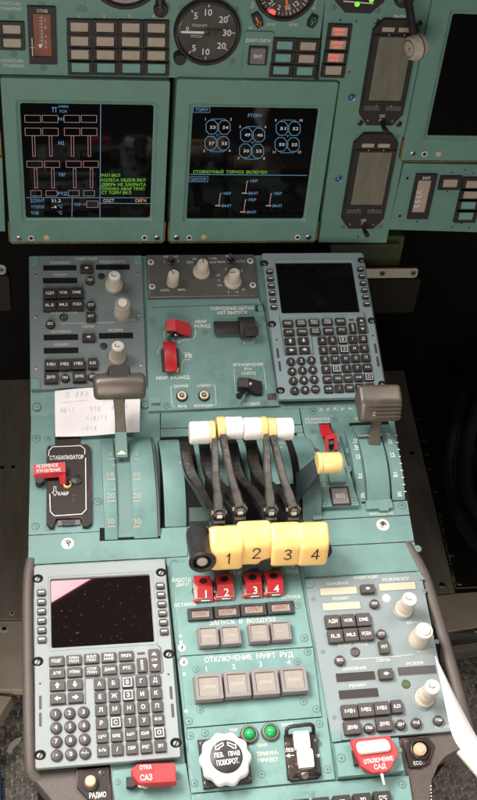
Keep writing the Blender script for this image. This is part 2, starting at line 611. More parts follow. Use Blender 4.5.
def screw(t, x, y, r=3.0, z=0.0, kind='steel', rot=None):
    """cross-head screw, r in pixels"""
    key = kind
    if key not in _SCREW:
        b = B(t)
        mat = {'steel': STEEL, 'teal': TEAL, 'washer': OXIDE, 'dark': STEELD, 'slate': SLATE, 'hole': TEAL, 'slot': STEEL}[kind]
        if kind == 'hole':
            b.lathe(0, 0, [(1, 0), (1, .10), (.85, .16), (.5, .1), (.42, .02)], mat, 16, cap=True)
            b.lathe(0, 0, [(.42, .05), (.3, .04)], MATTE, 12)
        else:
            if kind == 'washer':
                b.lathe(0, 0, [(1, 0), (1, .10), (.93, .14), (.62, .14), (.58, .05)], mat, 20, cap=False)
                b.lathe(0, 0, [(.60, .06), (.58, .16), (.45, .22)], STEEL, 16)
                cw = .16; cl = .40; hz = .235
            else:
                b.lathe(0, 0, [(1, 0), (1, .12), (.9, .24), (.6, .32), (.3, .34)], mat, 18)
                cw = .2; cl = .62; hz = .355
                if kind in ('teal', 'slate'):
                    b.lathe(0, 0, [(1.22, .0), (1.20, .035), (1.0, .035)], DGAP, 20, cap=False)
            for a in ((0,) if kind == 'slot' else (0, PI / 2)):
                ca, sa = math.cos(a), math.sin(a)
                q = [(-cl, -cw / 2), (cl, -cw / 2), (cl, cw / 2), (-cl, cw / 2)]
                b.add([(u * ca - v * sa, u * sa + v * ca, hz + (.004 if a else 0)) for u, v in q], [(0, 1, 2, 3)], MATTE if kind != 'teal' else STEELD)
        o = b.done('screw')
        _SCREW[key] = o
    else:
        o = _SCREW[key].copy()
        col.objects.link(o)
    k = t.sc(x, y) * r
    o.parent = t.o
    q = t.p(x, y, z)
    o.location = (q.x, q.y, z)
    o.rotation_euler = (0, 0, rnd.uniform(0, PI) if rot is None else rot)
    o.scale = (k, k, k * (.35 if kind in ('teal', 'slate') else .7))
    return o


def button(t, x, y, w, h, legend=None, lh=None, lw=None, ht=.003, r=.0008, mat=KEY, lmat=WHITEP, name='key', z0=0.0, bev=.0007, topmat=None, round_=False, lines=None):
    b = B(t)
    zt = z0 + ht
    if round_:
        q = t.p(x, y, zt)
        k = t.sc(x, y) * w / 2
        b.lathe(q.x, q.y, [(k * 1.04, z0), (k, zt - bev * 1.4), (k * .93, zt - bev * .5), (k * .78, zt), (k * .3, zt + .0001)], mat, 22)
    else:
        b.cbox(x, y, w, h, z0, zt, r, bev, mat, topmat)
    zt += .0003
    if legend:
        b.text(legend, x, y, lh or h * .38, lmat, lw, z=zt)
    if lines:
        n = len(lines)
        for i, l in enumerate(lines):
            b.text(l, x, y + (i - (n - 1) / 2) * h * .40, h * .27, lmat, w * .66, z=zt)
    return b.done(name)

# ================================================================== MAIN instrument panel
def structure(o):
    o['kind'] = 'structure'
    return o


# ---- upper strip of the instrument panel
t = T('instrument_panel', 'green upper instrument panel carrying gauges and lamp blocks above both centre screens', 'instrument panel', MAIN, 160, 40)
b = B(t)
b.box(-70, -80, 325.5, 77, -.012, 0, .001, .001, TEALD)
b.done('panel_sheet')
b = B(t)
b.text('ПЕРЕСТАВЬ', 8, 3.6, 2.7, WHITED, 27)
b.text('СТАБИЛИЗ', 9.5, 8.6, 2.7, WHITED, 24)
b.text('ПЕРЕСТАВЬ', 12.5, 61, 2.8, WHITED, 23)
b.text('СТАБИЛИЗ', 13.5, 65.8, 2.8, WHITED, 21)
for i, x in enumerate((78.7, 104, 129.5, 153.5)):
    b.text(str(i + 1), x, 16.2, 3.2, WHITED)
b.text('АРК', 271, 24.5, 3, WHITED, 10, z=.0022)
b.text('АРК', 293.5, 25, 3, WHITED, 9.5, z=.0022)
b.text('ВОР', 252.5, 5, 2.8, WHITED, 7, rot=1.45, z=.0022)
b.text('ВОР', 315, 5, 3, WHITED, 9, rot=1.35, z=.0022)
b.text('УК', 250.5, 28, 2.5, WHITED, 4.5)
b.done('lettering')
b = B(t)                                                         # raised plates round the partly seen gauges
b.poly([(250, -20), (250.5, 20), (256, 28.5), (262, 30.5), (303, 31.5), (309, 28.5), (318, -20)], 0, .0018, .0006, TEALD)
b.done('gauge_plate')
b = B(t)
b.poly([(83, -20), (84.5, 4), (93, 12), (97, 13.2), (158, 13.6), (168, 8), (170, -20)], 0, .0018, .0006, TEALD)
b.done('gauge_plate')
for x, y in ((11.6, 16), (13.6, 54), (41.3, 4.5), (43.4, 67.3), (83.5, 9), (79.5, 8), (181.5, 7.8), (235.8, 9.3), (232, 61.5)):
    screw(t, x, y, 2.7, 0, 'teal')


def lamp_block(label, cells, w, h, group='annunciator lamp blocks of the instrument panel', pad=(3.4, 2.6), lit=None):
    """cells: rows of (x, y, lens material)"""
    xs = [c[0] for c in cells]; ys = [c[1] for c in cells]
    t = T('lamp_block', label, 'indicator lamps', MAIN, sum(xs) / len(xs), sum(ys) / len(ys), group=group)
    b = B(t)
    for x, y, m in cells:
        a, c, d, e = t.R(x - w / 2 - pad[0], y - h / 2 - pad[1], x + w / 2 + pad[0], y + h / 2 + pad[1], .004)
        a2, c2, d2, e2 = t.R(x - w / 2, y - h / 2, x + w / 2, y + h / 2, .004)
        b.ring(rr(a, c, d, e, .0008, 2), rr(a2, c2, d2, e2, .0004, 2), -.001, .004, .0015, .0006, KEYD)
    b.done('lamp_frame')
    for i, (x, y, m) in enumerate(cells):
        b = B(t)
        b.cbox(x, y, w - 1, h - 1, .0008, .0027, .0004, .0003, m)
        if lit and i in lit:
            b.text(lit[i][0], x - 1 + lit[i][2], y - 2.0, 3.0, E_RED, 11, z=.003)
            b.text(lit[i][1], x - 1 + lit[i][2], y + 2.3, 2.6, E_RED, 9, z=.003)
        b.done('lens')
    return t


lamp_block('two beige lamps stacked at the far left end of the panel', [(11.5, 29.5, LENS), (12, 43.2, LENS)], 18.5, 9.6)
rows = ((79.2, 27.2), (79.4, 41.3), (79.8, 54.7), (80.3, 67.8))
cells = []
for r_, (x0, y0) in enumerate(rows):
    for k in range(4):
        cells.append((x0 + 25.5 * k + (0, .3, .5, .6)[k] - r_ * .1 * k, y0 + .35 * k, LENS if r_ < 3 else LENST))
lamp_block('wide block of sixteen lamps in four numbered columns, bottom row teal', cells, 18.5, 10)
lamp_block('block of six lamps beside the grey button, mostly teal', [(284.8, 45.6, LENST), (308.2, 46.4, LENS), (283.2, 58.2, LENST), (306.6, 59, LENS), (281.2, 70.6, LENST), (304.8, 71.4, LENST)], 16.5, 9)
lamp_block('column of four lamps, the upper three showing lit red words', [(339.8, 31.9, LENS), (338, 45, LENS), (335.8, 57.9, LENS), (333.6, 70.6, LENS)], 17, 9.6, lit={0: ('ЗАКРЫЛ', 'ЗАП 1', .5), 1: ('ЗАКРЫЛ', 'ЗАП 2', .5), 2: ('ЗАКРЫЛ', 'ПРАВ', -1)})
lamp_block('single beige lamp on the lower right panel beside the narrow scale', [(450.6, 183.5, LENS)], 15, 8.5)
lamp_block('column of four lamps at the lower right edge, two beige over two teal', [(473.5, 184.6, LENS), (471, 195.2, LENS), (468.6, 205.6, LENST), (466.2, 216.4, LENST)], 15, 8)


# ---- vertical strip scales
def strip_scale(label, ox0, oy0, ox1, oy1, win, legend, colr, marks):
    t = T('strip_scale', label, 'scale indicator', MAIN, (ox0 + ox1) / 2, (oy0 + oy1) / 2, group='narrow vertical scale indicators')
    b = B(t)
    a, c, d, e = t.R(ox0, oy0, ox1, oy1, .004)
    a2, c2, d2, e2 = t.R(*win, .004)
    b.ring(rr(a, c, d, e, .0008, 3), rr(a2, c2, d2, e2, .0015, 3), -.001, .004, .001, .0006, KEYD)
    if legend:
        b.text(legend, (ox0 + ox1) / 2, oy0 + 4.2, 2.8, WHITEP, (ox1 - ox0) * .38, z=.0042)
    b.done('case')
    b = B(t)
    b.box(*win, .0005, .0022, .0005, .0003, colr)
    b.done('scale_plate')
    b = B(t)
    marks(t, b)
    b.done('scale_marks')
    return t


def m1(t, b):
    z = .0024
    x = 42
    for i in range(9):
        b.line([(x - 3 + i * .1, 17.5 + i * 3.3), (x + .4 + i * .1, 17.5 + i * 3.3)], .5, WHITED, z)
    b.line([(41.3, 16.5), (42.2, 46)], .5, WHITED, z)
    for i, s in enumerate(('2', '8', '4', '2', '0')):
        b.text(s, 45 + i * .2, (20, 27.5, 36.5, 42, 47)[i], 2.6, WHITED, z=z)
    b.add([(*t.p(*q, z)[:2], z) for q in ((38.6, 44), (42.5, 45), (40.5, 48.5), (38.8, 47))], [(0, 1, 2, 3)], WHITEP)
    b.line([(31.8, 38.5), (32.6, 55.5)], 1.0, WHITED, .0042)
    b.line([(30.4, 47.5), (34.2, 47.5)], .8, WHITED, .0042)


strip_scale('narrow black framed scale with reddish brown face at the upper left', 28, 6.8, 56.2, 64.6, (33.2, 14.2, 51, 57), 'СТАБ', BROWND, m1)


def m2(t, b):
    z = .0024
    for i, s in enumerate(('У', '7', '5', '5')):
        b.text(s, 419 - i * .6, 192.5 + i * 4.6, 4.4, WHITEP, z=z, rot=-1.5)


t = strip_scale('narrow black framed scale with grey glass on the lower right panel', 412.2, 174.6, 433.2, 219.4, (415.4, 180.6, 428.4, 213), '', LENS, m2)
b = B(t)
b.text('ЗАКР', 426.5, 178.2, 2.6, WHITEP, 8, z=.0043)
b.done('lettering')

# ---- small labelled push button plate
t = T('push_button_plate', 'small plate with one square grey button between the large round gauge and the lamps', 'push button', MAIN, 257, 54)
b = B(t)
b.box(243, 31.5, 272, 77, 0, .0022, .003, .0006, TEALD)
b.text('ДУБЛ СИГН', 258, 40.6, 3.2, WHITEP, 25, z=.0024)
b.done('plate')
b = B(t)
b.box(248.4, 46.4, 267.6, 65.6, .002, .0045, .001, .0006, KEYD)
b.done('button_frame')
button(t, 258, 56.4, 15, 15.6, 'ВКЛ', 3.2, 8, ht=.006, mat=GREYB, lmat=WHITEP, name='button', z0=.002)


# ---- round gauges
DIAL = material('dusty_black_dial', (.058, .050, .045), .4, var=.35, vscale=40)


def gauge_dial(t, cx, cy, R, name='dial', mat=DIAL):
    k = t.sc(cx, cy)
    q = t.p(cx, cy, .008)
    r = R * k
    b = B(t)
    b.lathe(q.x, q.y, [(r, -.001), (r, .007), (r * .985, .0088), (r * .95, .010), (r * .90, .010), (r * .875, .0088), (r * .865, .004)], KEYD, 64, cap=False)
    b.done('bezel')
    b = B(t)
    b.lathe(q.x, q.y, [(r * .868, .0042), (r * .5, .0042)], mat, 64)
    b.done(name)
    return q, r


t = T('round_gauge', 'large round black gauge numbered to thirty with a white pointer, in the upper panel', 'gauge', MAIN, 208, 34)
q, r = gauge_dial(t, 207.6, 33.6, 33.2)
b = B(t)
b.lathe(q.x, q.y, [(r * .865, .0044), (r * .84, .0046), (r * .835, .0044)], STEEL, 64, cap=False)
b.done('dial_rim')
b = B(t)
for a, s in ((90, '10'), (128, '5'), (232, '5'), (270, '10'), (40, '20'), (0, '30'), (-40, '20')):
    rad = math.radians(a)
    b.text(s, q.x + math.cos(rad) * r * .60, q.y + math.sin(rad) * r * (.62 if s != '10' else .60), r * .19, WHITEP, None, z=.0045, loc=True)
for a in (0, 40, 90, 128, 150, 210, 232, 270, -40, 20, -20, 60, -60, 72, -75, 108, 250):
    rad = math.radians(a)
    L0 = .70 if a in (0, 40, 90, 128, 232, 270, -40) else .77
    b.lline([(q.x + math.cos(rad) * r * (L0 + .06), q.y + math.sin(rad) * r * (L0 + .06)), (q.x + math.cos(rad) * r * .83, q.y + math.sin(rad) * r * .83)], r * .026, WHITEP, .0045)
b.text('0', q.x - r * .6, q.y + r * .09, r * .13, WHITEP, None, z=.0045, loc=True)
b.text('ПОДЪЕМ', q.x - r * .24, q.y + r * .2, r * .07, WHITED, r * .44, z=.0045, loc=True)
b.text('СПУСК', q.x - r * .32, q.y - r * .13, r * .07, WHITED, r * .36, z=.0045, loc=True)
b.done('dial_marks')
b = B(t)
b.prism([(q.x - r * .80, q.y + .0003), (q.x - r * .78, q.y - .0011), (q.x - r * .1, q.y - .0014), (q.x - r * .1, q.y + .0014), (q.x - r * .78, q.y + .0012)], .0048, .0058, .0002, WHITE)
b.lathe(q.x, q.y, [(.003, .0045), (.003, .0065), (.0015, .007)], BLACK, 16)
b.lline([(q.x, q.y + .003), (q.x + r * .4, q.y + .003)], .002, BLACK, .0059)
b.done('pointer')
b = B(t)
qq = t.p(179.9, 59.3, .010)
b.lathe(qq.x, qq.y, [(.0066, 0), (.0066, .011), (.0055, .0125), (.002, .0125)], KEYD, 24)
b.done('setting_knob')

t = T('radio_compass_gauge', 'black compass gauge cut by the top edge, with orange and green arrow knobs', 'gauge', MAIN, 286, -8)
q, r = gauge_dial(t, 286, -10, 31.6)
b = B(t)
for i in range(40):
    a = 2 * PI * i / 40
    b.lline([(q.x + math.cos(a) * r * .74, q.y + math.sin(a) * r * .74), (q.x + math.cos(a) * r * (.82 if i % 2 else .85), q.y + math.sin(a) * r * (.82 if i % 2 else .85))], r * .022, WHITEP if i % 5 else ORANGE, .0045)
for i, s in enumerate(('21', '2', '15', '12')):
    a = math.radians(-130 + i * 27)
    b.text(s, q.x + math.cos(a) * r * .6, q.y + math.sin(a) * r * .6, r * .15, WHITEP, z=.0045, loc=True, rot=a + PI / 2)
qq = t.p(271.6, 12.8, .005)
b.add([(x, y, .0052) for x, y in circ(qq.x, qq.y, .0043, 20)], [tuple(range(20))], E_RED)
qa, qb = t.p(286.4, 0, .005), t.p(287.6, 8, .005)
b.lline([qa, qb], .0026, ORANGE, .0056)
b.done('dial_marks')
for (x0, y0, x1, y1, m, s) in ((254.5, 14, 260.2, 26.5, ORANGE, 1), (310, 27.5, 315, 17, GREENP, -1)):
    b = B(t)
    q0, q1 = t.p(x0, y0, .006), t.p(x1, y1, .006)
    d = (q1 - q0).normalized()
    n = Vector((-d.y, d.x, 0))
    w = .0046
    P = [q0 - n * w * .8, q0 + n * w * .8, (q0 + q1) / 2 + n * w * 1.15, q1 + n * w * .8 + d * .001, q1 - n * w * .8 + d * .001, (q0 + q1) / 2 - n * w * 1.15]
    b.prism([(v.x, v.y) for v in P], .0015, .007, .0008, BLACK)
    b.lline([q0 + d * .004, q1 - d * .0025], .0018, m, .0073)
    tip = q1 + d * .0002
    b.add([(tip.x, tip.y, .0073), *[((tip - d * .005 + n * w * k).x, (tip - d * .005 + n * w * k).y, .0073) for k in (.62, -.62)]], [(0, 1, 2)], m)
    b.done('selector_knob')

t = T('attitude_gauge', 'round gauge with pale violet glass cut by the top edge above the lamp block', 'gauge', MAIN, 125, -8)
q, r = gauge_dial(t, 125, -28.5, 38.5, mat=VIOLET)
t = T('setting_knob', 'small black ringed knob beside the violet glass gauge', 'knob', MAIN, 161, 11)
b = B(t)
q = t.p(161, 11.4, .010)
k = .0075
b.lathe(q.x, q.y, [(k, 0), (k, .009), (k * .9, .0105), (k * .78, .0105), (k * .72, .0095), (k * .55, .0095), (k * .5, .011), (k * .2, .0112)], KEYD, 28)
b.lathe(q.x, q.y, [(k * .93, .0104), (k * .87, .0108), (k * .80, .0108)], STEELD, 28, cap=False)
b.done('knob')
b = B(t)
b.tube([(q.x - .001, q.y + .012, .005), (q.x - .0005, q.y + .002, .006)], .005, BLACK)
b.done('shaft')

# ---- side instrument panel with the two upright instruments
t = T('instrument_panel', 'tall green panel section holding two upright grey glass instruments', 'instrument panel', MAIN, 375, 120)
b = B(t)
b.poly([(329, -50), (319, 80.5), (339.8, 81.5), (318.8, 242.6), (386.6, 243), (435.2, 0), (447, -50)], -.012, 0, .001, TEALD)
b.done('panel_sheet')
b = B(t)
b.text('ВЫПУ', 400, 17, 3.6, WHITEP, 12)
b.done('lettering')
for x, y in ((333.5, 7.5), (377.7, 10.3), (358.5, 137.3), (396.5, 137.2), (343.3, 226.2), (380.3, 226)):
    screw(t, x, y, 2.6, 0, 'teal')
for x, y in ((340.5, 20.2), (356.5, 21.2), (349.6, 71.8), (358.3, 236.5)):
    screw(t, x, y, 2.2, 0, 'hole')
for x, y in ((377.5, 22), (419.3, 23.5), (360.2, 122.8), (399, 124)):
    screw(t, x, y, 3.2, 0, 'dark')
for x, y in ((351.7, 97), (338.6, 178.6)):
    b = B(t)
    q = t.p(x, y)
    b.lathe(q.x, q.y, [(.0044, 0), (.0044, .001), (.0036, .002), (.0030, .0018)], STEEL, 24, cap=False)
    b.lathe(q.x, q.y, [(.0031, .001), (.0029, .0028), (.0018, .0036), (.0006, .0038)], BLUEJ, 20)
    b.done('blue_lamp')


def tape_instrument(label, xl, xr, yt, yb, ym, win):
    """xl, xr measured at ym"""
    t = T('tape_instrument', label, 'instrument', MAIN, (xl + xr) / 2, (yt + yb) / 2, group='upright grey glass instruments')
    ul, ur = t.p(xl, ym, .006).x, t.p(xr, ym, .006).x
    xm = (xl + xr) / 2
    vt, vb = t.p(xm, yt, .006).y, t.p(xm, yb, .006).y
    w, h = ur - ul, vt - vb
    c1 = .16 * h * .62
    b = B(t)
    cx = w * .2
    out = [(ul, vb + c1 * 1.1), (ul + cx, vb), (ur - cx, vb), (ur, vb + c1 * 1.1), (ur, vt - c1), (ur - cx, vt), (ul + cx, vt), (ul, vt - c1)]
    b.prism(out, -.002, .006, .0012, KEYD)
    b.done('case')
    b = B(t)
    a, c, d, e = t.R(*win, .007)
    b.ring(rr(ul + .0012, c - .004, ur - .0012, e + .0025, .001, 2), rr(a, c, d, e, .0006, 2), .005, .0088, .0065, .0008, KEYD)
    b.done('window_frame')
    b = B(t)
    b.prism(rr(a - .0002, c - .0002, d + .0002, e + .0002, .0006, 2), .006, .0068, .0002, GLASS)
    b.done('glass')
    for i in (0, 1):
        x0 = ul + w * (.18 + .36 * i)
        b = B(t)
        b.prism(rr(x0, e + .0055, x0 + w * .27, e + .0105, .0004), .0055, .0066, .0002, LENS)
        b.done('legend_plate')
        b = B(t)
        b.prism(rr(ul + w * (.08 + .49 * i), c - .0125, ul + w * (.43 + .49 * i), c - .0065, .0004), .0055, .0064, .0002, SLATED)
        b.done('legend_plate')
        b = B(t)
        for yy in (e + .0034, c - .0052):
            b.add([(x, y, .0092) for x, y in circ(ul + w * (.33 + .34 * i), yy, .0007, 8)], [tuple(range(8))], WHITED)
        b.done('index_dot')
    for i in (0, 1):
        b = B(t)
        b.lathe(ul + w * (.22 + .56 * i), vb + .0065, [(.0017, .005), (.0017, .0068), (.001, .0072)], BRONZE, 10)
        b.done('screw')
    b = B(t)
    mx, my = ul + w * .52, vb + .007
    b.lathe(mx, my, [(.004, .005), (.004, .0085), (.003, .009)], STEELD, 16)
    b.tube([(mx, my, .008), (mx + .0005, my - .003, .016), (mx + .002, my - .004, .026)], [.0022, .0026, .0034], BLACK)
    for k in range(3):
        b.lline([(mx - .003, my + .004 + k * .0015), (mx + .003, my + .0045 + k * .0015)], .0006, WHITED, .0066)
    b.done('toggle')
    return t


tape_instrument('upright black instrument with grey glass, higher one beside the landing gear handle', 367.6, 412.6, 19.6, 126, 67, (373.6, 37, 407, 101))
tape_instrument('upright black instrument with grey glass, lower one below the wheel shaped handle', 348.3, 391.6, 134, 229, 180, (355, 152, 387.4, 205))

# ---- landing gear handle
t = T('landing_gear_handle', 'black arm ending in a grey wheel shaped knob at the upper right', 'lever', MAIN, 405, 0)
b = B(t)
q = t.p(405, -1, .008)
b.lathe(q.x, q.y, [(.011, 0), (.011, .006), (.009, .010), (.004, .012)], BLACK, 24)
b.done('pivot')
p0, p1, p2 = t.p(407, -6, .02), t.p(409.5, 8, .03), t.p(413.5, 34, .045)
b = B(t)
b.tube([p0, p1, p2], [.0048, .0046, .0042], BLACK, 12)
b.done('arm')
b = B(t)
q = t.p(416.5, 47.2, .05)
ax = Vector((.88, .05, -.36)).normalized()
b.M = Matrix.Translation(q) @ ax.to_track_quat('Z', 'Y').to_matrix().to_4x4()
prof = [(.0035, -.0105), (.0075, -.0105), (.0118, -.0085), (.0136, -.004), (.0140, 0), (.0136, .004), (.0118, .0085), (.0075, .0105), (.0035, .0105), (.0033, .0095), (.001, .0095)]
b.lathe(0, 0, [(.001, -.0095), (.0033, -.0095)] + prof, WHEEL, 36)
b.lathe(0, 0, [(.0142, -.0006), (.0143, 0), (.0142, .0006)], BLACK, 36, cap=False)
b.lathe(0, 0, [(.0092, -.0104), (.0088, -.0108), (.0084, -.0104)], BLACK, 36, cap=False)
b.done('wheel_knob')


# ---- centre display units
def display_unit(label, xl, xr, ym, yt, yb, scr, dots, graphics, bracket=True, yx=None):
    xm = (xl + xr) / 2 if yx is None else yx
    t = T('display_unit', label, 'display', MAIN, xm, ym, group='cockpit display units')
    ul, ur = t.p(xl, ym, .006).x, t.p(xr, ym, .006).x
    vt, vb = t.p(xm, yt, .006).y, t.p(xm, yb, .006).y
    sl, sr = t.p(scr[0], ym, .004).x, t.p(scr[1], ym, .004).x
    st, sb = t.p((scr[0] + scr[1]) / 2, scr[2], .004).y, t.p((scr[0] + scr[1]) / 2, scr[3], .004).y
    b = B(t)
    m = .0045
    b.ring(rr(ul, vb, ur, vt, .003), rr(sl - m, sb - m, sr + m, st + m, .004), -.03, .006, .0058, .0012, TEALD, ib=.0004)
    i0, i1 = ccw(rr(sl - m, sb - m, sr + m, st + m, .004)), ccw(rr(sl, sb, sr, st, .003))
    b.loops([[(x, y, .0058) for x, y in i0], [(x, y, .0046) for x, y in inset(i0, m * .55)], [(x, y, .0038) for x, y in i1], [(x, y, .001) for x, y in i1]], TEALD, False, False)
    b.done('bezel')
    b = B(t)
    b.prism(rr(sl - .0006, sb - .0006, sr + .0006, st + .0006, .003), 0, .0022, 0, SCREEN)
    so = b.done('screen')
    if graphics:
        b = B(t)
        graphics(t, b)
        b.done('screen_symbols', so)
    if bracket:
        b = B(t)
        w = .0016
        b.prism([(ul - w, vb + .028), (ul - w, vb + .002), (ul + .002, vb - w), (ur - .002, vb - w), (ur + w, vb + .002), (ur + w, vb + .028), (ur + .0002, vb + .028), (ur + .0002, vb + .0025), (ur - .0025, vb - .0001), (ul + .0025, vb - .0001), (ul - .0002, vb + .0025), (ul - .0002, vb + .028)], -.02, .0064, 0, BRASS)
        b.done('bracket')
    for kind, x, y in dots:
        if kind == 's':
            screw(t, x, y, 2.9, .006, 'steel')
        else:
            b = B(t)
            q = t.p(x, y, .006)
            if kind == 'r':
                b.lathe(q.x, q.y, [(.0038, .006), (.0037, .0068), (.0025, .0072), (.0021, .0062)], OXIDE, 24, cap=False)
                b.lathe(q.x, q.y, [(.0022, .0063), (.001, .0062)], MATTE, 16)
                b.done('socket')
            elif kind == 'o':
                b.lathe(q.x, q.y, [(.0036, .006), (.0035, .0068), (.003, .0071), (.001, .0071)], SENSOR, 24)
                b.done('light_sensor')
            else:
                b.lathe(q.x, q.y, [(.0010, .006), (.0009, .0066), (.0003, .0068)], TEALD, 8)
                b.done('stud')
    return t


ZG = .0025


def rect(b, x0, y0, x1, y1, m, w=.44):
    P = [b.t.p(x0, y0, ZG), b.t.p(x1, y0, ZG), b.t.p(x1, y1, ZG), b.t.p(x0, y1, ZG)]
    u0, u1, v0, v1 = (P[0].x + P[3].x) / 2, (P[1].x + P[2].x) / 2, (P[2].y + P[3].y) / 2, (P[0].y + P[1].y) / 2
    b.lline([(u0, v0), (u1, v0), (u1, v1), (u0, v1)], w * b.t.sc(x0, y0), m, ZG, True)


def gfx_engine(t, b):
    for x0, x1 in ((24.7, 40.4), (42.2, 57.8), (63.9, 79.5), (81.2, 96.6)):
        rect(b, x0, 115.3, x1, 122.4, E_PINK)
        rect(b, x0 + .3, 128.1, x1 + .3, 135.6, E_PINK)
        rect(b, x0 + 2.1, 161.1, x1 + 1.7, 167.4, E_PINK)
    for x in (33.6, 50.6, 72.4, 89.2):
        rect(b, x - 1.3, 135.8, x + 1.3, 156.3, E_PINK)
        rect(b, x + .9, 168.6, x + 3.5, 188, E_PINK)
    for x0, x1 in ((30.6, 41.4), (45.8, 57), (68.4, 79), (83.6, 94.4)):
        rect(b, x0, 190.5, x1, 196, E_PINK)
    tx = lambda s, x, y, h, m, w=None: b.text(s, x, y, h, m, w, z=ZG)
    b.line([(51.8, 107.6), (56.8, 107.6)], .7, E_BLUE, ZG); b.line([(53, 107.6), (52.8, 112)], .7, E_BLUE, ZG); b.line([(55.6, 107.6), (55.8, 112)], .7, E_BLUE, ZG); tx('МИН', 63.3, 106.6, 2.4, E_BLUE, 9.6); tx('ТСК', 63, 111.4, 2.4, E_BLUE, 8.2)
    tx('N1', 60.9, 118.9, 3, E_BLUE, 5.4); tx('N2', 61.2, 143, 3.6, E_BLUE, 5.8)
    tx('ТВГ', 62, 174.8, 3.0, E_BLUE, 8); tx('РУД', 62.5, 193.6, 3.2, E_BLUE, 9.5)
    b.line([(100.6, 104.6), (99.8, 217)], .7, E_BLUE, ZG)
    b.line([(26.4, 197.5), (149.6, 197.8)], .6, E_BLUE, ZG)
    b.line([(100.2, 203.3), (149.6, 203.6)], .6, E_BLUE, ZG)
    b.line([(72.2, 198), (71.8, 216.6)], .7, E_BLUE, ZG)
    tx('ΣСУМТ', 37.3, 200.8, 3, E_BLUE, 14.5); tx('31.2', 56, 200.6, 3, E_WHITE, 9.5)
    tx('ТТОПЛ', 37.3, 207, 2.8, E_BLUE, 13); tx('-4', 54, 207, 2.8, E_WHITE, 5); tx('°С', 60, 206.5, 3, E_BLUE, 4.5)
    tx('ТНВ', 34.6, 213, 2.8, E_BLUE, 8); tx('°С', 60, 212.8, 3, E_BLUE, 4.5)
    tx('ТПР', 77.3, 204.6, 2.4, E_BLUE, 7)
    b.line([(82.5, 204.4), (86.5, 204.4)], .5, E_PINK, ZG)
    rect(b, 86.6, 201, 98, 207.4, E_PINK)
    for y, s, w in ((175.4, 'РАП ВКЛ', 18.8), (180.0, 'КОЛЕСА ОБДУВ ВКЛ', 44.3), (184.5, 'ДВЕРЬ НЕ ЗАКРЫТА', 45), (188.7, 'ПЛАНКА АВАР ТРАП', 43.4), (192.7, 'СТ ТОРМ ВКЛ', 30)):
        b.text(s, 101.2, y, 2.9, E_GREEN, w, z=ZG, align='l')
    tx('СОСТ', 108.6, 200.7, 2.9, E_WHITE, 11); tx('СИГН', 140.6, 200.6, 2.9, E_ORANGE, 11)


display_unit('square screen with pink engine bars and green warning lines, left one of the centre pair', 5, 167, 160, 79.4, 242.2, (22.6, 151.9, 104, 217.9), [('s', 18.6, 238.4), ('r', 31, 238), ('o', 46.4, 237.4), ('s', 157, 237.9), ('r', 144.5, 237.6), ('d', 58, 239.5), ('d', 16, 214)], gfx_engine)


def gfx_gear(t, b):
    tx = lambda s, x, y, h, m, w=None: b.text(s, x, y, h, m, w, z=ZG)
    rect(b, 193.5, 106.9, 209.8, 112.5, E_BLUE); tx('ТОРМ', 201.6, 109.8, 3, E_BLUE, 12.5)
    tx('РТОРМ', 255, 115.6, 3.2, E_BLUE, 14)

    def oct_(x0, y0, x1, y1):
        q = [t.p(x, y, ZG) for x, y in ((x0 + 3, y0), (x1 - 3, y0), (x1, y0 + 3.4), (x1, y1 - 3.4), (x1 - 3, y1), (x0 + 3, y1), (x0, y1 - 3.4), (x0, y0 + 3.4))]
        b.lline(q, .6 * t.sc(x0, y0), E_BLUE, ZG, True)
    for gx, gy, nums, lab in ((206, 120.4, '53545755', '1234'), (240.6, 128, '49465055', '5678'), (276.2, 121.6, '51525055', ('9', '10', '11', '12'))):
        for i in range(4):
            x0 = gx + 12.7 * (i % 2) - (1.1 if i > 1 else 0)
            y0 = gy + 16 * (i // 2) + .2 * (i % 2)
            oct_(x0, y0, x0 + 11.4, y0 + 13.6)
            tx(nums[2 * i:2 * i + 2], x0 + 6.8, y0 + 6.9, 3, E_WHITE, 5.6)
            tx(lab[i], gx + (-.5 if i % 2 == 0 else 25) - (1.5 if i > 1 else 0), gy + (-1.2 if i < 2 else 30.4), 2.4, E_WHITE)
        b.line([(gx + 4, gy), (gx + 6, gy - 1.5), (gx + 18.6, gy - 1.4), (gx + 20.6, gy + .3)], .5, E_BLUE, ZG)
        b.line([(gx + 3, gy + 29.6), (gx + 5, gy + 31.2), (gx + 17.4, gy + 31.2), (gx + 19.4, gy + 29.8)], .5, E_BLUE, ZG)
        tx('Т°', gx + 12, gy + 14.8, 1.9, E_BLUE, 3.8)
    b.text('СТОЯНОЧНЫЙ  ТОРМОЗ  ВКЛЮЧЕН', 193.2, 171.8, 2.9, E_GREEN, 74.5, z=ZG, align='l')
    b.line([(189.8, 174.4), (307, 175.4)], .6, E_BLUE, ZG)
    rect(b, 189.4, 176.6, 207.8, 181.8, E_BLUE); tx('ШАССИ', 198.6, 179.3, 2.7, E_BLUE, 14.5)
    for x, y, dx in ((220.4, 193.6, 0), (247.1, 181.1, 0), (245.4, 199.9, 0), (271.1, 193.6, 0)):
        b.line([(x + 1, y), (x, y), (x - 1.6, y + 12.2)], .7, E_PINK, ZG)
        b.line([(x - 4.6, y + 12), (x - .4, y + 12.2)], 1.3, E_PINK, ZG)
        tx('УБР', x + 6.7, y - .1, 2.5, E_BLUE, 8); tx('ВЫП', x + 6, y + 12.2, 2.5, E_BLUE, 9)


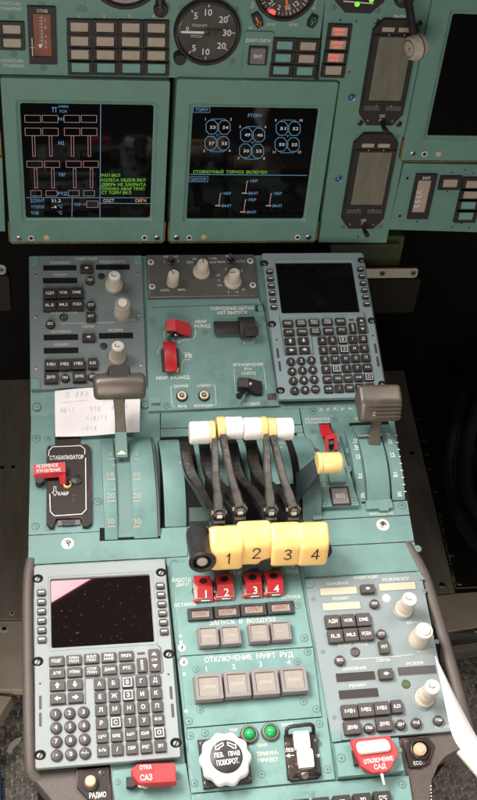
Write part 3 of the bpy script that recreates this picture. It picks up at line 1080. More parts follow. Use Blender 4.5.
display_unit('square screen with blue brake wheel diagrams, right one of the centre pair', 172.8, 327.4, 160, 80.4, 241.6, (189.8, 311.4, 107.4, 218.8), [('s', 176.6, 237.7), ('r', 189.2, 237.6), ('o', 203.9, 237.2), ('s', 308.6, 237.3), ('r', 297.6, 237.2), ('d', 215.6, 239), ('d', 286.5, 238.6)], gfx_gear)
display_unit('large dark blank screen cut by the right edge of the picture', 412.6, 520, 100, -40, 160.8, (434.5, 500, 14, 136), [('s', 413.3, 154), ('r', 424.6, 154), ('o', 438.6, 154), ('d', 446, 156)], None, yx=440)

# ---- hexagonal gauge with green dots
t = T('dot_indicator', 'dark eight sided indicator with lit green dots cut by the top edge', 'gauge', MAIN, 357, 2)
b = B(t)
b.poly([(336, -26), (334, 0), (345.2, 12.9), (370.4, 14), (384.6, 2), (389, -26), (378, -36), (346, -36)], 0, .005, .001, KEYD)
b.done('case')
b = B(t)
b.poly([(343, -24), (343.4, .4), (374, 3.2), (380, -24)], .005, .006, .0003, BLACK)
b.line([(344, 1.2), (373, 3.6)], 1.2, CREAM, .0062)
b.done('face')
b = B(t)
b.disc(357.3, 4.2, 2.6, E_DOT, .0064)
b.done('lit_dot')
b = B(t)
b.disc(371.6, .2, 2.4, E_DOT, .0064)
b.done('lit_dot')

# ---- lower right panel, left sliver panel
t = T('instrument_panel', 'green panel section under the blank right screen, with a narrow scale and lamps', 'instrument panel', MAIN, 440, 196)
b = B(t)
b.poly([(404, 163.3), (388.6, 229.8), (478, 232.4), (560, 234.5), (575, 166)], -.012, 0, .001, TEALD)
b.done('panel_sheet')
for x, y in ((407.6, 178.2), (400, 216)):
    screw(t, x, y, 3.4, 0, 'hole')
for x, y in ((427.2, 173.2), (451.6, 172.5), (465.7, 169.8), (473.4, 173.6), (447.4, 191.3), (417.3, 221.6), (452.4, 227.3), (461.6, 223.6), (469.3, 227.4)):
    screw(t, x, y, 2.0, 0, 'hole')
t = T('instrument_panel', 'sliver of green panel at the far left edge beside the engine screen', 'instrument panel', MAIN, 0, 195)
b = B(t)
b.poly([(-80, 157), (2.2, 157.6), (5.2, 231.6), (-74, 231.6)], -.012, 0, .001, TEALD)
b.done('panel_sheet')
b = B(t)
b.poly([(-80, 132), (.5, 132), (2.0, 156.5), (-80, 156.5)], -.02, -.006, .001, BRASS)
b.done('trim_strip')

# ================================================================== centre pedestal body
t = T('centre_pedestal', 'long teal pedestal body rising from the floor to the instrument panel', 'pedestal', LOW, 240, 640)
H_ = LOW.O.z
b = B(t)
# lower body (plane LOW) and upper body (plane UP) as solid blocks below the cover plates
b.poly([(31, 411.6), (28.5, 535), (33, 764), (111, 763), (116, 825), (411, 815), (398.6, 738), (440, 733), (436, 640), (407.5, 500), (390.5, 399)], -.55, -.0016, .001, MATTE)
W0 = t.o.matrix_world.inverted()


def uploc(x, y, z=0.0):
    return W0 @ UP.world(x, y, z)


a0, a1 = uploc(29.6, 330, -.0016), uploc(376.5, 330, -.0016)
top, bot = uploc(240, 255.6, -.0016), uploc(240, 410, -.0016)
vs = []
for z in (0, -.4):
    for (u, q) in ((a0.x, bot), (a1.x, bot), (a1.x, top), (a0.x, top)):
        vs.append((u, q.y, q.z + z))
b.add(vs, [(0, 1, 2, 3), (0, 4, 5, 1), (1, 5, 6, 2), (2, 6, 7, 3), (3, 7, 4, 0)], TEAL)
b.done('body')


def plate(px, mat=TEAL, z0=-.0016, z1=0.0, bev=.0005, name='cover_plate'):
    b = B(t)
    b.poly(px, z0, z1, bev, mat)
    return b.done(name)


# straight cover plates of the lever section; seams are real gaps
plate([(30.9, 415.6), (28.4, 535), (160.4, 528), (160, 411.4)])
plate([(31, 412.2), (30.9, 415), (160, 410.8), (278, 406.6), (391, 402), (390, 399)])
plate([(160.8, 411.3), (160.6, 428.2), (301.5, 424.2), (299, 406)])
plate([(160.6, 428.9), (160.6, 437), (303.4, 432.5), (302, 424.9)])
lettered_plate = plate([(299.8, 406.4), (319.2, 519.4), (409.8, 514.6), (391.5, 402.6)])
plate([(28.4, 535.7), (28, 564.6), (163.5, 557.4), (187.5, 556), (187, 526.6)])
plate([(187.6, 526.4), (188, 562), (300, 556), (327.6, 545.6), (319, 520)])
plate([(319.4, 520.2), (328, 545.6), (414.4, 541.0), (409.9, 515.4)])
plate([(300.8, 547.8), (305.6, 577.6), (419.6, 570.8), (414.6, 541.8)])
plate([(166, 558), (169.4, 590), (181.5, 700), (192.6, 815), (411.5, 800), (398.6, 736.6), (452.6, 730.6), (434, 640), (420, 571.4), (305.4, 578), (300.3, 550)], z1=-.0008)
plate([(28, 565.5), (32, 766), (110, 764), (116, 815), (190, 815), (168, 590), (165.4, 558.1)], z1=-.0012)
b = B(t)
L_ = lambda s, x, y, h, w=None, m=WHITED: b.text(s, x, y, h, m, w)
for i, c in enumerate('ЗАКРЫЛКИ'):
    if i < 6:
        L_(c, 320.6 + i * 7.5, 409.3 - i * .25, 3.4, 3.6)
L_('РЕЗЕРВНОЕ', 317.6, 419.2, 2.4, 25); L_('УПРАВЛЕНИЕ', 317.6, 422.6, 2.2, 25)
L_('УБР', 359, 419, 3, 8)
L_('ВЫПУЩЕНЫ', 381.5, 513.4, 2.2, 23)
b.done('lettering', lettered_plate)
for x, y, r in ((36.6, 407, 3.6), (144.7, 404.8, 3.2), (36.2, 438.3, 3.6), (97.6, 501.5, 3.6), (35.5, 526.2, 3.4), (312.7, 411.3, 3.4), (334.6, 419.4, 2.6), (386, 419, 2.8), (402.2, 505.6, 3.4), (312.5, 431, 2.2), (47.6, 439, 2.6), (48, 528, 2.6)):
    z = .001
    if y < 409:
        o = screw(t, x, y, r, z, 'teal')
        q = uploc(x, y, .0)
        o.location = q
        o.rotation_euler = (T_UP - T_LOW, 0, 0)
    else:
        screw(t, x, y, r, 0, 'teal')
for x, y in ((67.6, 543.6), (383, 525)):
    screw(t, x, y, 6.4, 0, 'washer')
for x, y in ((418, 548.6), (174, 563.4)):
    screw(t, x, y, 3.2, 0, 'teal')

# ================================================================== radio control panels
RADIO_GROUP = 'radio control panels'


def radio_panel(label, F, px, lay, paint, slot1, slot2, zlit):
    t = T('radio_control_panel', label, 'control panel', F, *lay['c'], group=RADIO_GROUP)
    TH = .0035
    b = B(t)
    b.poly(px, -.001, TH, .0006, paint)
    b.done('faceplate')
    for (x, y, w, h, m) in lay['slots']:
        b = B(t)
        a, c, d, e = t.R(x - w / 2, y - h / 2, x + w / 2, y + h / 2, TH)
        b.ring(rr(a - .0008, c - .0008, d + .0008, e + .0008, .0006, 2), rr(a, c, d, e, .0004, 2), TH - .001, TH + .0004, TH + .0001, .0003, paint, imat=MATTE)
        b.prism(rr(a - .0002, c - .0002, d + .0002, e + .0002, .0003, 2), 0, TH + .00015, 0, MATTE if m is BLACK else m)
        b.done('display_slot')
    for (x, y, w, h, s) in lay['keys']:
        button(t, x, y, w, h, s, h * .26, min(w * .62, 1.1 * h * .26 * len(s)), .0062, .0009, lay['km'], WHITEP, 'key', TH - .0005)
    for (x, y, d, s) in lay['rounds']:
        button(t, x, y, d, d, s, d * .27, d * .62, .0055, 0, lay['km'], WHITEP, 'key', TH - .0005, round_=True)
    for (x, y, r) in lay['lamps']:
        b = B(t)
        q = t.p(x, y, TH)
        k = t.sc(x, y) * r
        b.lathe(q.x, q.y, [(k, TH - .001), (k, TH + .0003), (k * .8, TH + .0006), (k * .3, TH + .0008)], lay['lampm'][lay['lamps'].index((x, y, r))], 20)
        b.done('indicator')
    x, y, r = lay['socket']
    b = B(t)
    q = t.p(x, y, TH)
    k = t.sc(x, y) * r
    b.lathe(q.x, q.y, [(k, TH - .001), (k, TH + .001), (k * .8, TH + .0016), (k * .62, TH + .0014), (k * .6, TH - .0002)], lay['km'], 24, cap=False)
    b.lathe(q.x, q.y, [(k * .62, TH + .0002), (k * .5, TH + .0003)], GREYB, 16, cap=True)
    b.lathe(q.x, q.y, [(k * .36, TH + .0002), (k * .36, TH + .0012), (k * .2, TH + .0014)], STEELD, 12)
    b.done('socket')
    for i, (bx, by, tx, ty, rt_, rb_) in enumerate(lay['knobs']):
        q = t.p(bx, by, TH)
        k = t.sc(bx, by)
        # the height follows from where the cap shows in the photograph
        best = min((abs((t.p(tx, ty, z / 1000) - q).y) + abs((t.p(tx, ty, z / 1000) - q).x) * .3, z) for z in range(8, 40))
        Hh = best[1] / 1000
        r0, r1 = rb_ * k, rt_ * k
        b = B(t)
        if i != 1:
            b.lathe(q.x, q.y, [(r0 * 1.18, TH), (r0 * 1.18, TH + .0012), (r0 * 1.05, TH + .0018)], paint, 36, cap=False)
            b.lathe(q.x, q.y, [(r0, TH), (r0, TH + .005), (r0 * .97, TH + .0065), (r0 * .90, TH + .0075)], KNOB, 40, cap=True, flute=lambda a, z: 1 + (.018 * math.cos(a * 24) if TH < z < TH + .007 else 0))
            b.lathe(q.x, q.y, [(r0 * .84, TH + .007), (r0 * .82, TH + Hh * .46), (r0 * .80, TH + Hh * .48), (r0 * .77, TH + Hh * .48), (r1 * 1.04, Hh - .0012), (r1 * .98, Hh), (r1 * .55, Hh + .0002)], KNOB, 40)
            b.done('knob')
            b = B(t)
            b.lathe(q.x, q.y, [(r1 * .86, Hh), (r1 * .86, Hh + .0005), (r1 * .8, Hh + .0007)], KNOBT, 32)
            b.lline([(q.x - r1 * .40, q.y + r1 * .35), (q.x - r1 * .5, q.y - r1 * .02), (q.x - r1 * .05, q.y - r1 * .18), (q.x + r1 * .2, q.y - r1 * .1)], r1 * .13, BLACK if lay['zl'] == 0 else STEELD, Hh + .0008)
            b.done('knob_cap')
        else:
            b.lathe(q.x, q.y, [(r0, TH), (r0, TH + .006), (r0 * .96, TH + Hh * .38), (r0 * .86, TH + Hh * .5), (r1 * 1.02, Hh - .003), (r1 * 1.02, Hh - .001), (r1 * .95, Hh), (r1 * .5, Hh)], KNOB, 40)
            b.done('knob')
            b = B(t)
            b.lathe(q.x, q.y, [(r1 * .95, Hh + .0002), (r1 * .62, Hh + .0003)], lay['ringm'], 40, cap=True)
            for n in range(26):
                a = 2 * PI * n / 26
                b.lline([(q.x + r1 * .72 * math.cos(a), q.y + r1 * .72 * math.sin(a)), (q.x + r1 * .9 * math.cos(a), q.y + r1 * .9 * math.sin(a))], r1 * .06, WHITED, Hh + .0005)
            b.lathe(q.x, q.y, [(r1 * .62, Hh), (r1 * .62, Hh + .0018), (r1 * .55, Hh + .0024), (r1 * .2, Hh + .0025)], KNOBT, 32)
            b.done('knob_cap')
    b = B(t)
    for (s, x, y, h, w) in lay['text']:
        b.text(s, x, y, h, WHITED, w, z=TH + .0003)
    for ln in lay['lines']:
        b.line(ln, .6, WHITED, TH + .0003)
    b.done('lettering')
    for x, y, r, k in lay['screws']:
        screw(t, x, y, r, TH, k)
    for pts in lay['tabs']:
        b = B(t)
        b.poly(pts, TH - .001, TH + .0014, .0005, TEAL)
        b.done('corner_tab')
    return t


lay = dict(
    c=(86, 325), km=KEYD, zl=0, ringm=GREYB, lampm=[BLACK, BLACK],
    slots=[(59.6, 268.1, 33, 5.2, BLACK), (112.7, 267.3, 33.5, 5.2, BLACK), (60, 280.8, 34, 5.4, BLACK), (60.8, 337.5, 34.2, 5.6, BLACK), (115.8, 335.8, 34, 5.6, BLACK), (61, 350.7, 34.4, 5.6, BLACK)],
    keys=[(49.4, 292.8, 13.4, 10.2, 'АДИ'), (63.2, 292.4, 13.2, 10.2, 'VOR'), (76.7, 292, 13.2, 10.2, 'DME'), (49.6, 304.9, 13.4, 10.2, 'ILS'), (63.4, 304.4, 13.2, 10.2, 'MLS'), (77, 304, 13.2, 10.2, 'РСБН'),
          (86.5, 267.8, 12.8, 7, '◄►'), (90.8, 316, 9.3, 9.3, 'НУТ'), (88.6, 336.8, 13, 7.4, '◄►'),
          (51, 364.3, 13.6, 10.6, 'МВ1'), (64.6, 363.9, 13.4, 10.6, 'МВ2'), (78.2, 363.4, 13.4, 10.6, 'МВ3'), (92.6, 362.7, 9.4, 10.4, '8,33'), (50.8, 377, 13.8, 10.4, 'ДКМВ1'), (79.2, 376, 13.8, 10.2, 'ДКМВ2')],
    rounds=[(90, 279.7, 8.6, 'РЕЖ'), (90.8, 304.6, 9, 'ОТО'), (50.2, 323.4, 9, 'ВСС'), (65, 377.3, 8.4, 'ПШ'), (92, 376, 8, 'ДМ'), (107, 375.5, 8, 'РАД')],
    lamps=[(101.3, 276.5, 3.8), (103.5, 346.3, 4)], socket=(63.6, 317.6, 4.4),
    knobs=[(113.9, 286.3, 115.5, 275.5, 5.9, 9), (122, 313, 122.3, 303, 7.6, 8.4), (117.2, 358, 117.4, 346, 6.2, 8.8)],
    text=[('НАВИГАЦИЯ', 86, 258.8, 2.6, 22), ('ОСНОВНАЯ', 60, 262.6, 2.5, 20), ('РЕЗЕРВ/ЗПУ', 112.6, 262, 2.5, 25), ('РЕЖИМ', 60, 274.8, 2.4, 13), ('ВЫБОР ПОСАД', 64, 312.3, 2.6, 26), ('СВЯЗЬ', 88.4, 326.4, 2.5, 12.5), ('ОТКЛ ПУ', 127, 320, 2.4, 17), ('ОСНОВНАЯ', 61, 331.6, 2.5, 20), ('РЕЗЕРВ', 115.5, 330.4, 2.5, 15), ('РЕЖИМ', 61.5, 344.6, 2.4, 14)],
    lines=[[(61, 323.6), (115, 322.4)], [(119.4, 330), (119.4, 330.4)]],
    screws=[(35.6, 275, 1.5, 'steel'), (36, 317, 1.5, 'steel'), (36.3, 368.5, 1.5, 'steel'), (136.6, 273.4, 1.5, 'steel'), (138.8, 314.7, 1.5, 'steel'), (141.3, 365.3, 1.5, 'steel')],
    tabs=[[(29.6, 256.4), (38.6, 256.2), (38.6, 262), (36.6, 264.4), (29.8, 264.6)], [(133, 255.6), (141.4, 255.4), (141.8, 263), (135.4, 263.2), (133.2, 261)], [(31, 379), (37.6, 378.8), (39.8, 381), (39.9, 388.8), (31, 389.2)]])
radio_panel('dim slate radio panel with black slots behind the bronze handled lever', UP, [(29, 256), (141.6, 255.3), (146.4, 384.6), (31, 389.8)], lay, SLATEU, None, None, 0)
lay2 = dict(
    c=(375, 655), km=KEY, zl=1, ringm=KNOB, lampm=[CREAM, GREENM],
    slots=[(338.6, 590.9, 37, 7.2, CREAMS), (397.4, 586.3, 36.6, 7.2, CREAMS), (341.6, 605.8, 37.6, 7.4, CREAMS), (355.6, 676.8, 39, 8.4, KEYD), (417, 670.6, 38.2, 8, KEY), (358.6, 693.8, 39.4, 8.6, KEYD)],
    keys=[(333, 621, 14.8, 12.8, 'АДИ'), (348.4, 620.2, 14.4, 12.8, 'VOR'), (363.8, 619.2, 14.4, 12.8, 'DME'), (335.8, 635.8, 14.8, 12.8, 'ILS'), (351.2, 634.4, 14.4, 12.8, 'MLS'), (366.6, 633.3, 14.4, 12.8, 'РСБН'),
          (368, 588.3, 14, 8.4, '◄►'), (384.6, 646.6, 10, 12.4, 'НУТ'), (386.4, 673.4, 14.2, 10.4, '◄►'),
          (350, 711, 16, 13.4, 'МВ1'), (366.4, 709.3, 15.6, 13.4, 'МВ2'), (382.2, 707.8, 15.4, 13.4, 'МВ3'), (397.3, 706, 11, 13, '8,33'), (352.6, 727.2, 16.6, 13.6, 'ДКМВ1'), (384.8, 723.6, 16.4, 13.6, 'ДКМВ2')],
    rounds=[(375, 603.2, 9, 'РЕЖ'), (381.8, 633.4, 9.4, 'ОТО'), (340.3, 659.8, 9.8, 'ВСС'), (369.4, 727.6, 9.8, 'ПШ'), (401.2, 724, 9.8, 'ДМ'), (416.8, 722.4, 9.8, 'РАД'), (439, 719.8, 9.8, 'ПШ')],
    lamps=[(386.4, 598.2, 4.2), (406, 684.2, 4.6)], socket=(355, 652.2, 4.8),
    knobs=[(403, 610.4, 408.4, 598.8, 7, 9), (418.4, 640, 422, 630.4, 8.4, 9.8), (423.6, 699, 430, 687, 7.4, 9.8)],
    text=[('НАВИГАЦИЯ', 366, 577.3, 2.8, 24), ('ОСНОВНАЯ', 337.4, 583.4, 2.9, 22), ('РЕЗЕРВ/ЗПУ', 396, 579.2, 2.9, 27), ('РЕЖИМ', 340.6, 598.4, 2.8, 15.5), ('ВЫБОР ПОСАД', 353, 644.2, 3, 30), ('СВЯЗЬ', 383.6, 660, 2.8, 14), ('ОТКЛ ПУ', 426, 650.6, 2.6, 18), ('КОМАНД', 414.6, 622.5, 2.6, 15), ('ОСНОВНАЯ', 354.4, 668.4, 3, 23.5), ('РЕЗЕРВ', 415, 663.3, 2.8, 17), ('РЕЖИМ', 357.6, 685.3, 2.8, 16.5), ('КОНТР', 443, 727, 2.8, 15)],
    lines=[[(352, 659.4), (400, 656), (413.4, 654.2)]],
    screws=[(313.4, 599.3, 2, 'slate'), (322.8, 651.8, 2, 'slate'), (334.3, 717.4, 2, 'slate'), (424.4, 591, 2, 'slate'), (437, 641.6, 2, 'slate')],
    tabs=[[(305.2, 579.4), (313.6, 578.8), (314.4, 584.6), (312.2, 587.6), (306.6, 588)], [(416.6, 571.4), (419.8, 571.2), (425.2, 579.6), (420, 580), (417.6, 577.4)], [(331, 732.4), (338.6, 731.8), (341, 734), (341.8, 741), (332.8, 742)]])
radio_panel('pale slate radio panel with cream slots, lower right by the white paper sheet', LOW, [(304.4, 579.8), (417, 572.4), (421, 571.4), (453, 731), (398, 735.6), (332.4, 741)], lay2, SLATE, None, None, 1)

# ================================================================== weather radar module and brake panel
t = T('radar_control_panel', 'dark grey module with three ivory knobs marked auto and test, top centre of the pedestal', 'control panel', UP, 201, 276)
b = B(t)
b.box(147.3, 254.6, 256, 297.8, -.001, .0045, .0008, .0008, SLATED)
b.done('faceplate')
b = B(t)
b.line([(148, 256), (149.6, 297.2), (256, 295.2)], .9, STEEL, .0047)
b.done('bare_metal_edge')
b = B(t)
L_ = lambda s, x, y, h=2.3, w=None: b.text(s, x, y, h, WHITED, w, z=.0048)
L_('МЕТ', 167, 256.8, 2, 6); L_('SYS', 175.5, 256.6, 2, 5.5); L_('1', 164.4, 261.6); L_('2', 178, 261); L_('AUTO', 164.8, 290.2, 2.3, 9); L_('MAN', 181.5, 289.6, 2.3, 7.4)
L_('TEST', 189.6, 262.4, 2.3, 7.2); L_('WX', 194.8, 259, 2.1, 4.6); L_('TURB', 212.4, 258.4, 2.1, 8.6); L_('MAP', 213, 262.2, 2.1, 7.4); L_('MAN', 221.4, 261.9, 2.1, 7.4); L_('AUTO', 240.6, 261.4, 2.2, 8.4)
L_('UP', 218.3, 275.3, 2.2, 4); L_('0', 219, 280.2, 2.2); L_('DN', 219.6, 285.2, 2.2, 4.4); L_('5', 226, 269, 2); L_('10', 237, 292, 2); L_('15', 243.6, 289.4, 2); L_('5', 228.6, 292, 2); L_('15', 241.4, 270.6, 2); L_('MET', 229, 256, 2, 6)
q = t.p(232.7, 281.6, .0048)
for a in range(-60, 300, 30):
    rad = math.radians(a)
    b.lline([(q.x + .0098 * math.cos(rad), q.y + .0098 * math.sin(rad)), (q.x + .0118 * math.cos(rad), q.y + .0118 * math.sin(rad))], .0006, WHITED, .0048)
b.done('lettering')
for x, y in ((150.7, 262.3), (152, 286.8), (250.2, 261), (252.8, 285.2)):
    screw(t, x, y, 3.2, .0045, 'washer')
for x, y in ((171.3, 262), (230.5, 260.8)):
    b = B(t)
    q = t.p(x, y, .0045)
    b.lathe(q.x, q.y, [(.0048, .0045), (.0046, .006), (.0034, .0066), (.003, .0052)], STEELD, 20, cap=False)
    b.lathe(q.x, q.y, [(.0031, .0052), (.001, .005)], MATTE, 16)
    b.tube([(q.x, q.y, .005), (q.x - .0014, q.y + .003, .0135)], [.0014, .0024], STEEL)
    b.done('toggle')
for i, (bx, by, tx, ty, r1, r0) in enumerate(((172.5, 283, 173, 273.6, 5.2, 6), (201.3, 272, 203.9, 262.8, 5, 8.6), (232.6, 281.8, 234.5, 272.2, 5, 8.6))):
    q = t.p(bx, by, .0045)
    k = t.sc(bx, by)
    Hh = min((abs((t.p(tx, ty, z / 1000) - q).y), z) for z in range(8, 34))[1] / 1000
    fl = lambda a, z: 1 + .035 * math.cos(a * 14)
    b = B(t)
    if i:
        b.lathe(q.x, q.y, [(r0 * k, .0045), (r0 * k, .007), (r0 * k * .93, .0088), (r0 * k * .84, .0092)], KNOB, 36)
        b.lathe(q.x, q.y, [(r0 * k * .82, .009), (r1 * k * 1.3, Hh * .6), (r1 * k * 1.05, Hh - .001), (r1 * k * .95, Hh), (r1 * k * .4, Hh + .0002)], KNOB, 56, flute=lambda a, z: fl(a, z) if z < Hh - .0012 else 1)
    else:
        b.lathe(q.x, q.y, [(r0 * k, .0045), (r0 * k, Hh * .5), (r1 * k * 1.05, Hh - .001), (r1 * k * .95, Hh), (r1 * k * .4, Hh + .0002)], KNOB, 40)
    rad = (2.1, 1.5, 3.2)[i]
    b.lline([(q.x, q.y), (q.x + r1 * k * .9 * math.cos(rad), q.y + r1 * k * .9 * math.sin(rad))], .0009, BLACK, Hh + .0005)
    b.done('knob')

t = T('brake_switch_panel', 'teal switch panel with two red guards and two black guards, middle of the upper pedestal', 'control panel', UP, 207, 355)
b = B(t)
b.poly([(146.8, 299.6), (258.6, 297.6), (264, 311), (264.6, 313.8), (279.6, 405.6), (148.4, 411.2)], -.001, .002, .0006, TEAL)
b.done('faceplate')
b = B(t)
b.line([(147.4, 309.2), (152.6, 309), (152.8, 307.4), (258, 303.9)], .5, STEELD, .0022)
b.done('seam')
b = B(t)
for pts in ([(146.4, 309), (153, 308.8), (155, 311), (155, 315), (147, 315.4)], [(258, 305.4), (262.4, 305.3), (263.6, 311.4), (259.4, 311.6), (257.6, 309)], [(150.4, 397), (158.6, 396.6), (160.6, 399), (160.4, 402.6), (150.8, 403)]):
    b.poly(pts, .0018, .0026, .0003, TEALD)
    b.done('fastener_pad')
    b = B(t)
b = B(t)
L_ = lambda s, x, y, h=2.8, w=None: b.text(s, x, y, h, WHITEP, w, z=.0023)
L_('ТОРМОЗНЫЕ ЩИТКИ', 231.8, 308.4, 3, 43); L_('АВТ ВЫПУСК', 232.4, 312.6, 3, 31)
L_('АВАР', 200.6, 321.6, 3, 12); L_('РАЗЪЕД', 202.6, 326, 3, 16); L_('РПБ', 177, 341.8, 2.4, 6)
L_('РВ', 188.5, 355.8, 3.6, 7); L_('АВАР  РАЗЪЕД', 172.6, 377.6, 3.2, 34)
L_('ДАННЫЕ', 181, 386, 2.6, 14.6); L_('2 ПИЛОТ', 204, 385.6, 2.6, 14.5); L_('РЕЧЬ', 182.4, 406.3, 2.6, 9); L_('КОМАНДИР', 203.6, 405.6, 2.6, 19)
L_('ОТКЛ', 248.6, 342.2, 2.8, 10.8); L_('ОГРАНИЧЕНИЕ', 248.3, 364.6, 2.8, 30.4); L_('Р14', 248, 369, 2.4, 7); L_('СНЯТО', 248.6, 373.4, 2.8, 14.4); L_('ВВЕДЕНО', 251.4, 403.8, 2.6, 17)
for ln in ([(164, 331), (164.3, 338.5)], [(195.5, 329.6), (195.4, 335.6), (193.4, 338.6), (186, 339.6), (181, 341)], [(157.8, 354.2), (158, 349.6), (160.6, 346.8), (163, 346)], [(176.8, 346), (179.4, 347), (181.6, 350), (182.6, 353), (190, 353)], [(190, 359.4), (183.4, 360), (181.6, 366), (181.8, 371.6)],
           [(172.6, 385.8), (170.6, 386.4), (172.2, 406), (174.6, 406.6)], [(213.2, 384.8), (215, 385.6), (216.2, 404), (214.6, 405.4)], [(235.2, 369.4), (233.6, 370), (235.8, 393)], [(262.6, 367.6), (264, 368.4), (266.2, 389)]):
    b.line(ln, .6, WHITED, .0023)
b.done('lettering')
for x, y in ((151.8, 321), (204.5, 332.3), (262.2, 318.9), (264, 402.8), (166.4, 405.6)):
    screw(t, x, y, 2.8, .002, 'teal')
for x, y in ((155.8, 402.4), (259.8, 308.4), (272, 396.8)):
    b = B(t)
    b.poly([(x - 4.6, y - 3.4), (x + 4.4, y - 3.6), (x + 4.6, y + 3), (x - 4.4, y + 3.2)], .0019, .0023, 0, STEELD)
    b.done('notch')


def guard(t, prof, x0, x1, ym, mat, name='switch_guard', bev=.0008, z0=.002):
    """guard flap: (photo y, height mm) profile extruded between x0 and x1"""
    pr = []
    xm = (x0 + x1) / 2
    for y, z in prof:
        pr.append((t.p(xm, y, z / 1000 + z0).y, z / 1000 + z0))
    b = B(t)
    b.bar(pr, t.p(x0, ym, .008).x, t.p(x1, ym, .008).x, bev, mat)
    return b


# first red guard: raised flap seen from its side, lying to the right
b = B(t)
b.poly([(165.9, 322), (176, 321.4), (190.6, 324.6), (190.8, 335.6), (181, 336.4), (166.4, 331)], .002, .0045, .0006, BLACK)
b.lathe(*t.p(175.4, 333, .004)[:2], [(.0050, .004), (.0046, .006), (.003, .0072), (.0026, .006)], STEEL, 20, cap=False)
b.lathe(*t.p(175.4, 333, .004)[:2], [(.0028, .006), (.001, .0055)], BLACK, 14)
b.tube([t.p(174, 334, .006), t.p(171.4, 336.4, .012), t.p(169.6, 339, .018)], [.0016, .002, .0032], BLACK)
b.done('toggle')
b = B(t)
P = [t.p(166, 319.6, .015), t.p(175, 319, .017), t.p(190.4, 323.2, .009), t.p(190.8, 335.6, .007), t.p(182, 333.6, .010), t.p(175.6, 330.6, .017), t.p(166.4, 330.6, .015)]
top_ = [(q.x, q.y, q.z) for q in P]
low_ = [(q.x, q.y, q.z - .003) for q in P]
b.add(top_ + low_, [(0, 6, 5, 1), (1, 5, 4, 3, 2)] + [((i + 1) % 7, i, 7 + i, 7 + (i + 1) % 7) for i in range(7)], RED)
# side cheeks
for i, j in ((0, 1), (1, 2), (2, 3)):
    a, c = P[i], P[j]
    b.add([tuple(a), tuple(c), (c.x, c.y, .002), (a.x, a.y, .002), (a.x, a.y - .0015, a.z - .001), (c.x, c.y - .0015, c.z - .001), (c.x, c.y - .0015, .002), (a.x, a.y - .0015, .002)], [(0, 1, 2, 3), (7, 6, 5, 4), (0, 4, 5, 1)], RED)
b.done('switch_guard', angle=25)
# second red guard: closed, seen from above
b = B(t)
b.box(161.4, 349, 179.2, 370.8, .002, .005, .0015, .0008, BLACK)
b.done('switch_base')
b = guard(t, [(341.6, 3), (341.6, 13), (345.6, 16), (362, 16.5), (371.4, 10), (371.6, 4), (368, 4)], 163.8, 175.6, 356, RED)
b.done('switch_guard')
b = B(t)
b.tube([t.p(178.4, 368, .004), t.p(177.4, 371.2, .005)], .0012, CREAM)
b.done('guard_spring')
for x, y in ((181.8, 396.6), (203.9, 396.2)):
    b = B(t)
    q = t.p(x, y, .002)
    b.lathe(q.x, q.y, [(.0066, .002), (.0066, .004), (.0058, .005), (.0053, .0046)], BLACK, 28, cap=False)
    b.lathe(q.x, q.y, [(.0054, .004), (.0050, .0062), (.0036, .0066), (.0030, .0052)], CREAM, 28, cap=False)
    b.lathe(q.x, q.y, [(.0031, .0052), (.0022, .0048)], SLATED, 16)
    b.lathe(q.x, q.y, [(.0012, .0048), (.001, .0068), (.0004, .007)], STEEL, 10)
    b.done('jack_socket')
b = guard(t, [(321.6, 2), (321.2, 7), (323, 9.5), (330, 9.5), (334.4, 6), (334.4, 2)], 214.2, 241, 328, KEYD)
b.done('switch_guard')
b = guard(t, [(317, 2), (316.8, 12), (319, 14.5), (328, 14.5), (337.6, 10), (338, 3)], 239.2, 254.6, 328, BLACK)
b.done('switch_body')
b = guard(t, [(326, 11), (327, 17), (331, 18), (335.8, 15), (336, 12)], 243.6, 256.4, 331, KEYD)
b.done('switch_cap')
b = B(t)
P = [t.p(238.2, 377.2, .014), t.p(248, 377.6, .016), t.p(262, 381.6, .008), t.p(262.4, 394, .006), t.p(254.6, 392.6, .010), t.p(248.4, 387.2, .016), t.p(238.4, 386.6, .014)]
top_ = [(q.x, q.y, q.z) for q in P]
low_ = [(q.x, q.y, .002) for q in P]
b.add(top_ + low_, [(0, 6, 5, 1), (1, 5, 4, 3, 2)] + [((i + 1) % 7, i, 7 + i, 7 + (i + 1) % 7) for i in range(7)], KEYD)
b.done('switch_guard', angle=25)
b = B(t)
b.tube([t.p(246, 389, .008), t.p(242, 393, .012), t.p(238.9, 396.4, .016)], [.0022, .002, .004], BLACK)
b.lathe(*t.p(246.6, 390, .004)[:2], [(.0045, .002), (.0045, .005), (.003, .0062)], BRONZE, 18)
b.done('toggle')
b = B(t)
q = t.p(250.6, 383.6, .0165)
b.lathe(q.x, q.y, [(.0016, .014), (.0015, .0168), (.0006, .0172)], WHITED, 12)
b.done('rivet')

# ================================================================== keyboard display units


def lerp_grid(t, c11, c1n, cm1, cmn, nr, nc, z):
    A, Bq, C_, D_ = (t.p(*q, z) for q in (c11, c1n, cm1, cmn))
    out = []
    for r in range(nr):
        for c in range(nc):
            u, v = c / (nc - 1), r / (nr - 1)
            x = (A.x + Bq.x + C_.x + D_.x) / 4 + ((u - .5) * (Bq.x - A.x + D_.x - C_.x) / 2) + (v - .5) * (C_.x - A.x + D_.x - Bq.x) / 2
            y = (A.y + Bq.y + C_.y + D_.y) / 4 + ((v - .5) * (C_.y - A.y + D_.y - Bq.y) / 2) + (u - .5) * (Bq.y - A.y + D_.y - C_.y) / 2
            out.append((x, y))
    return out


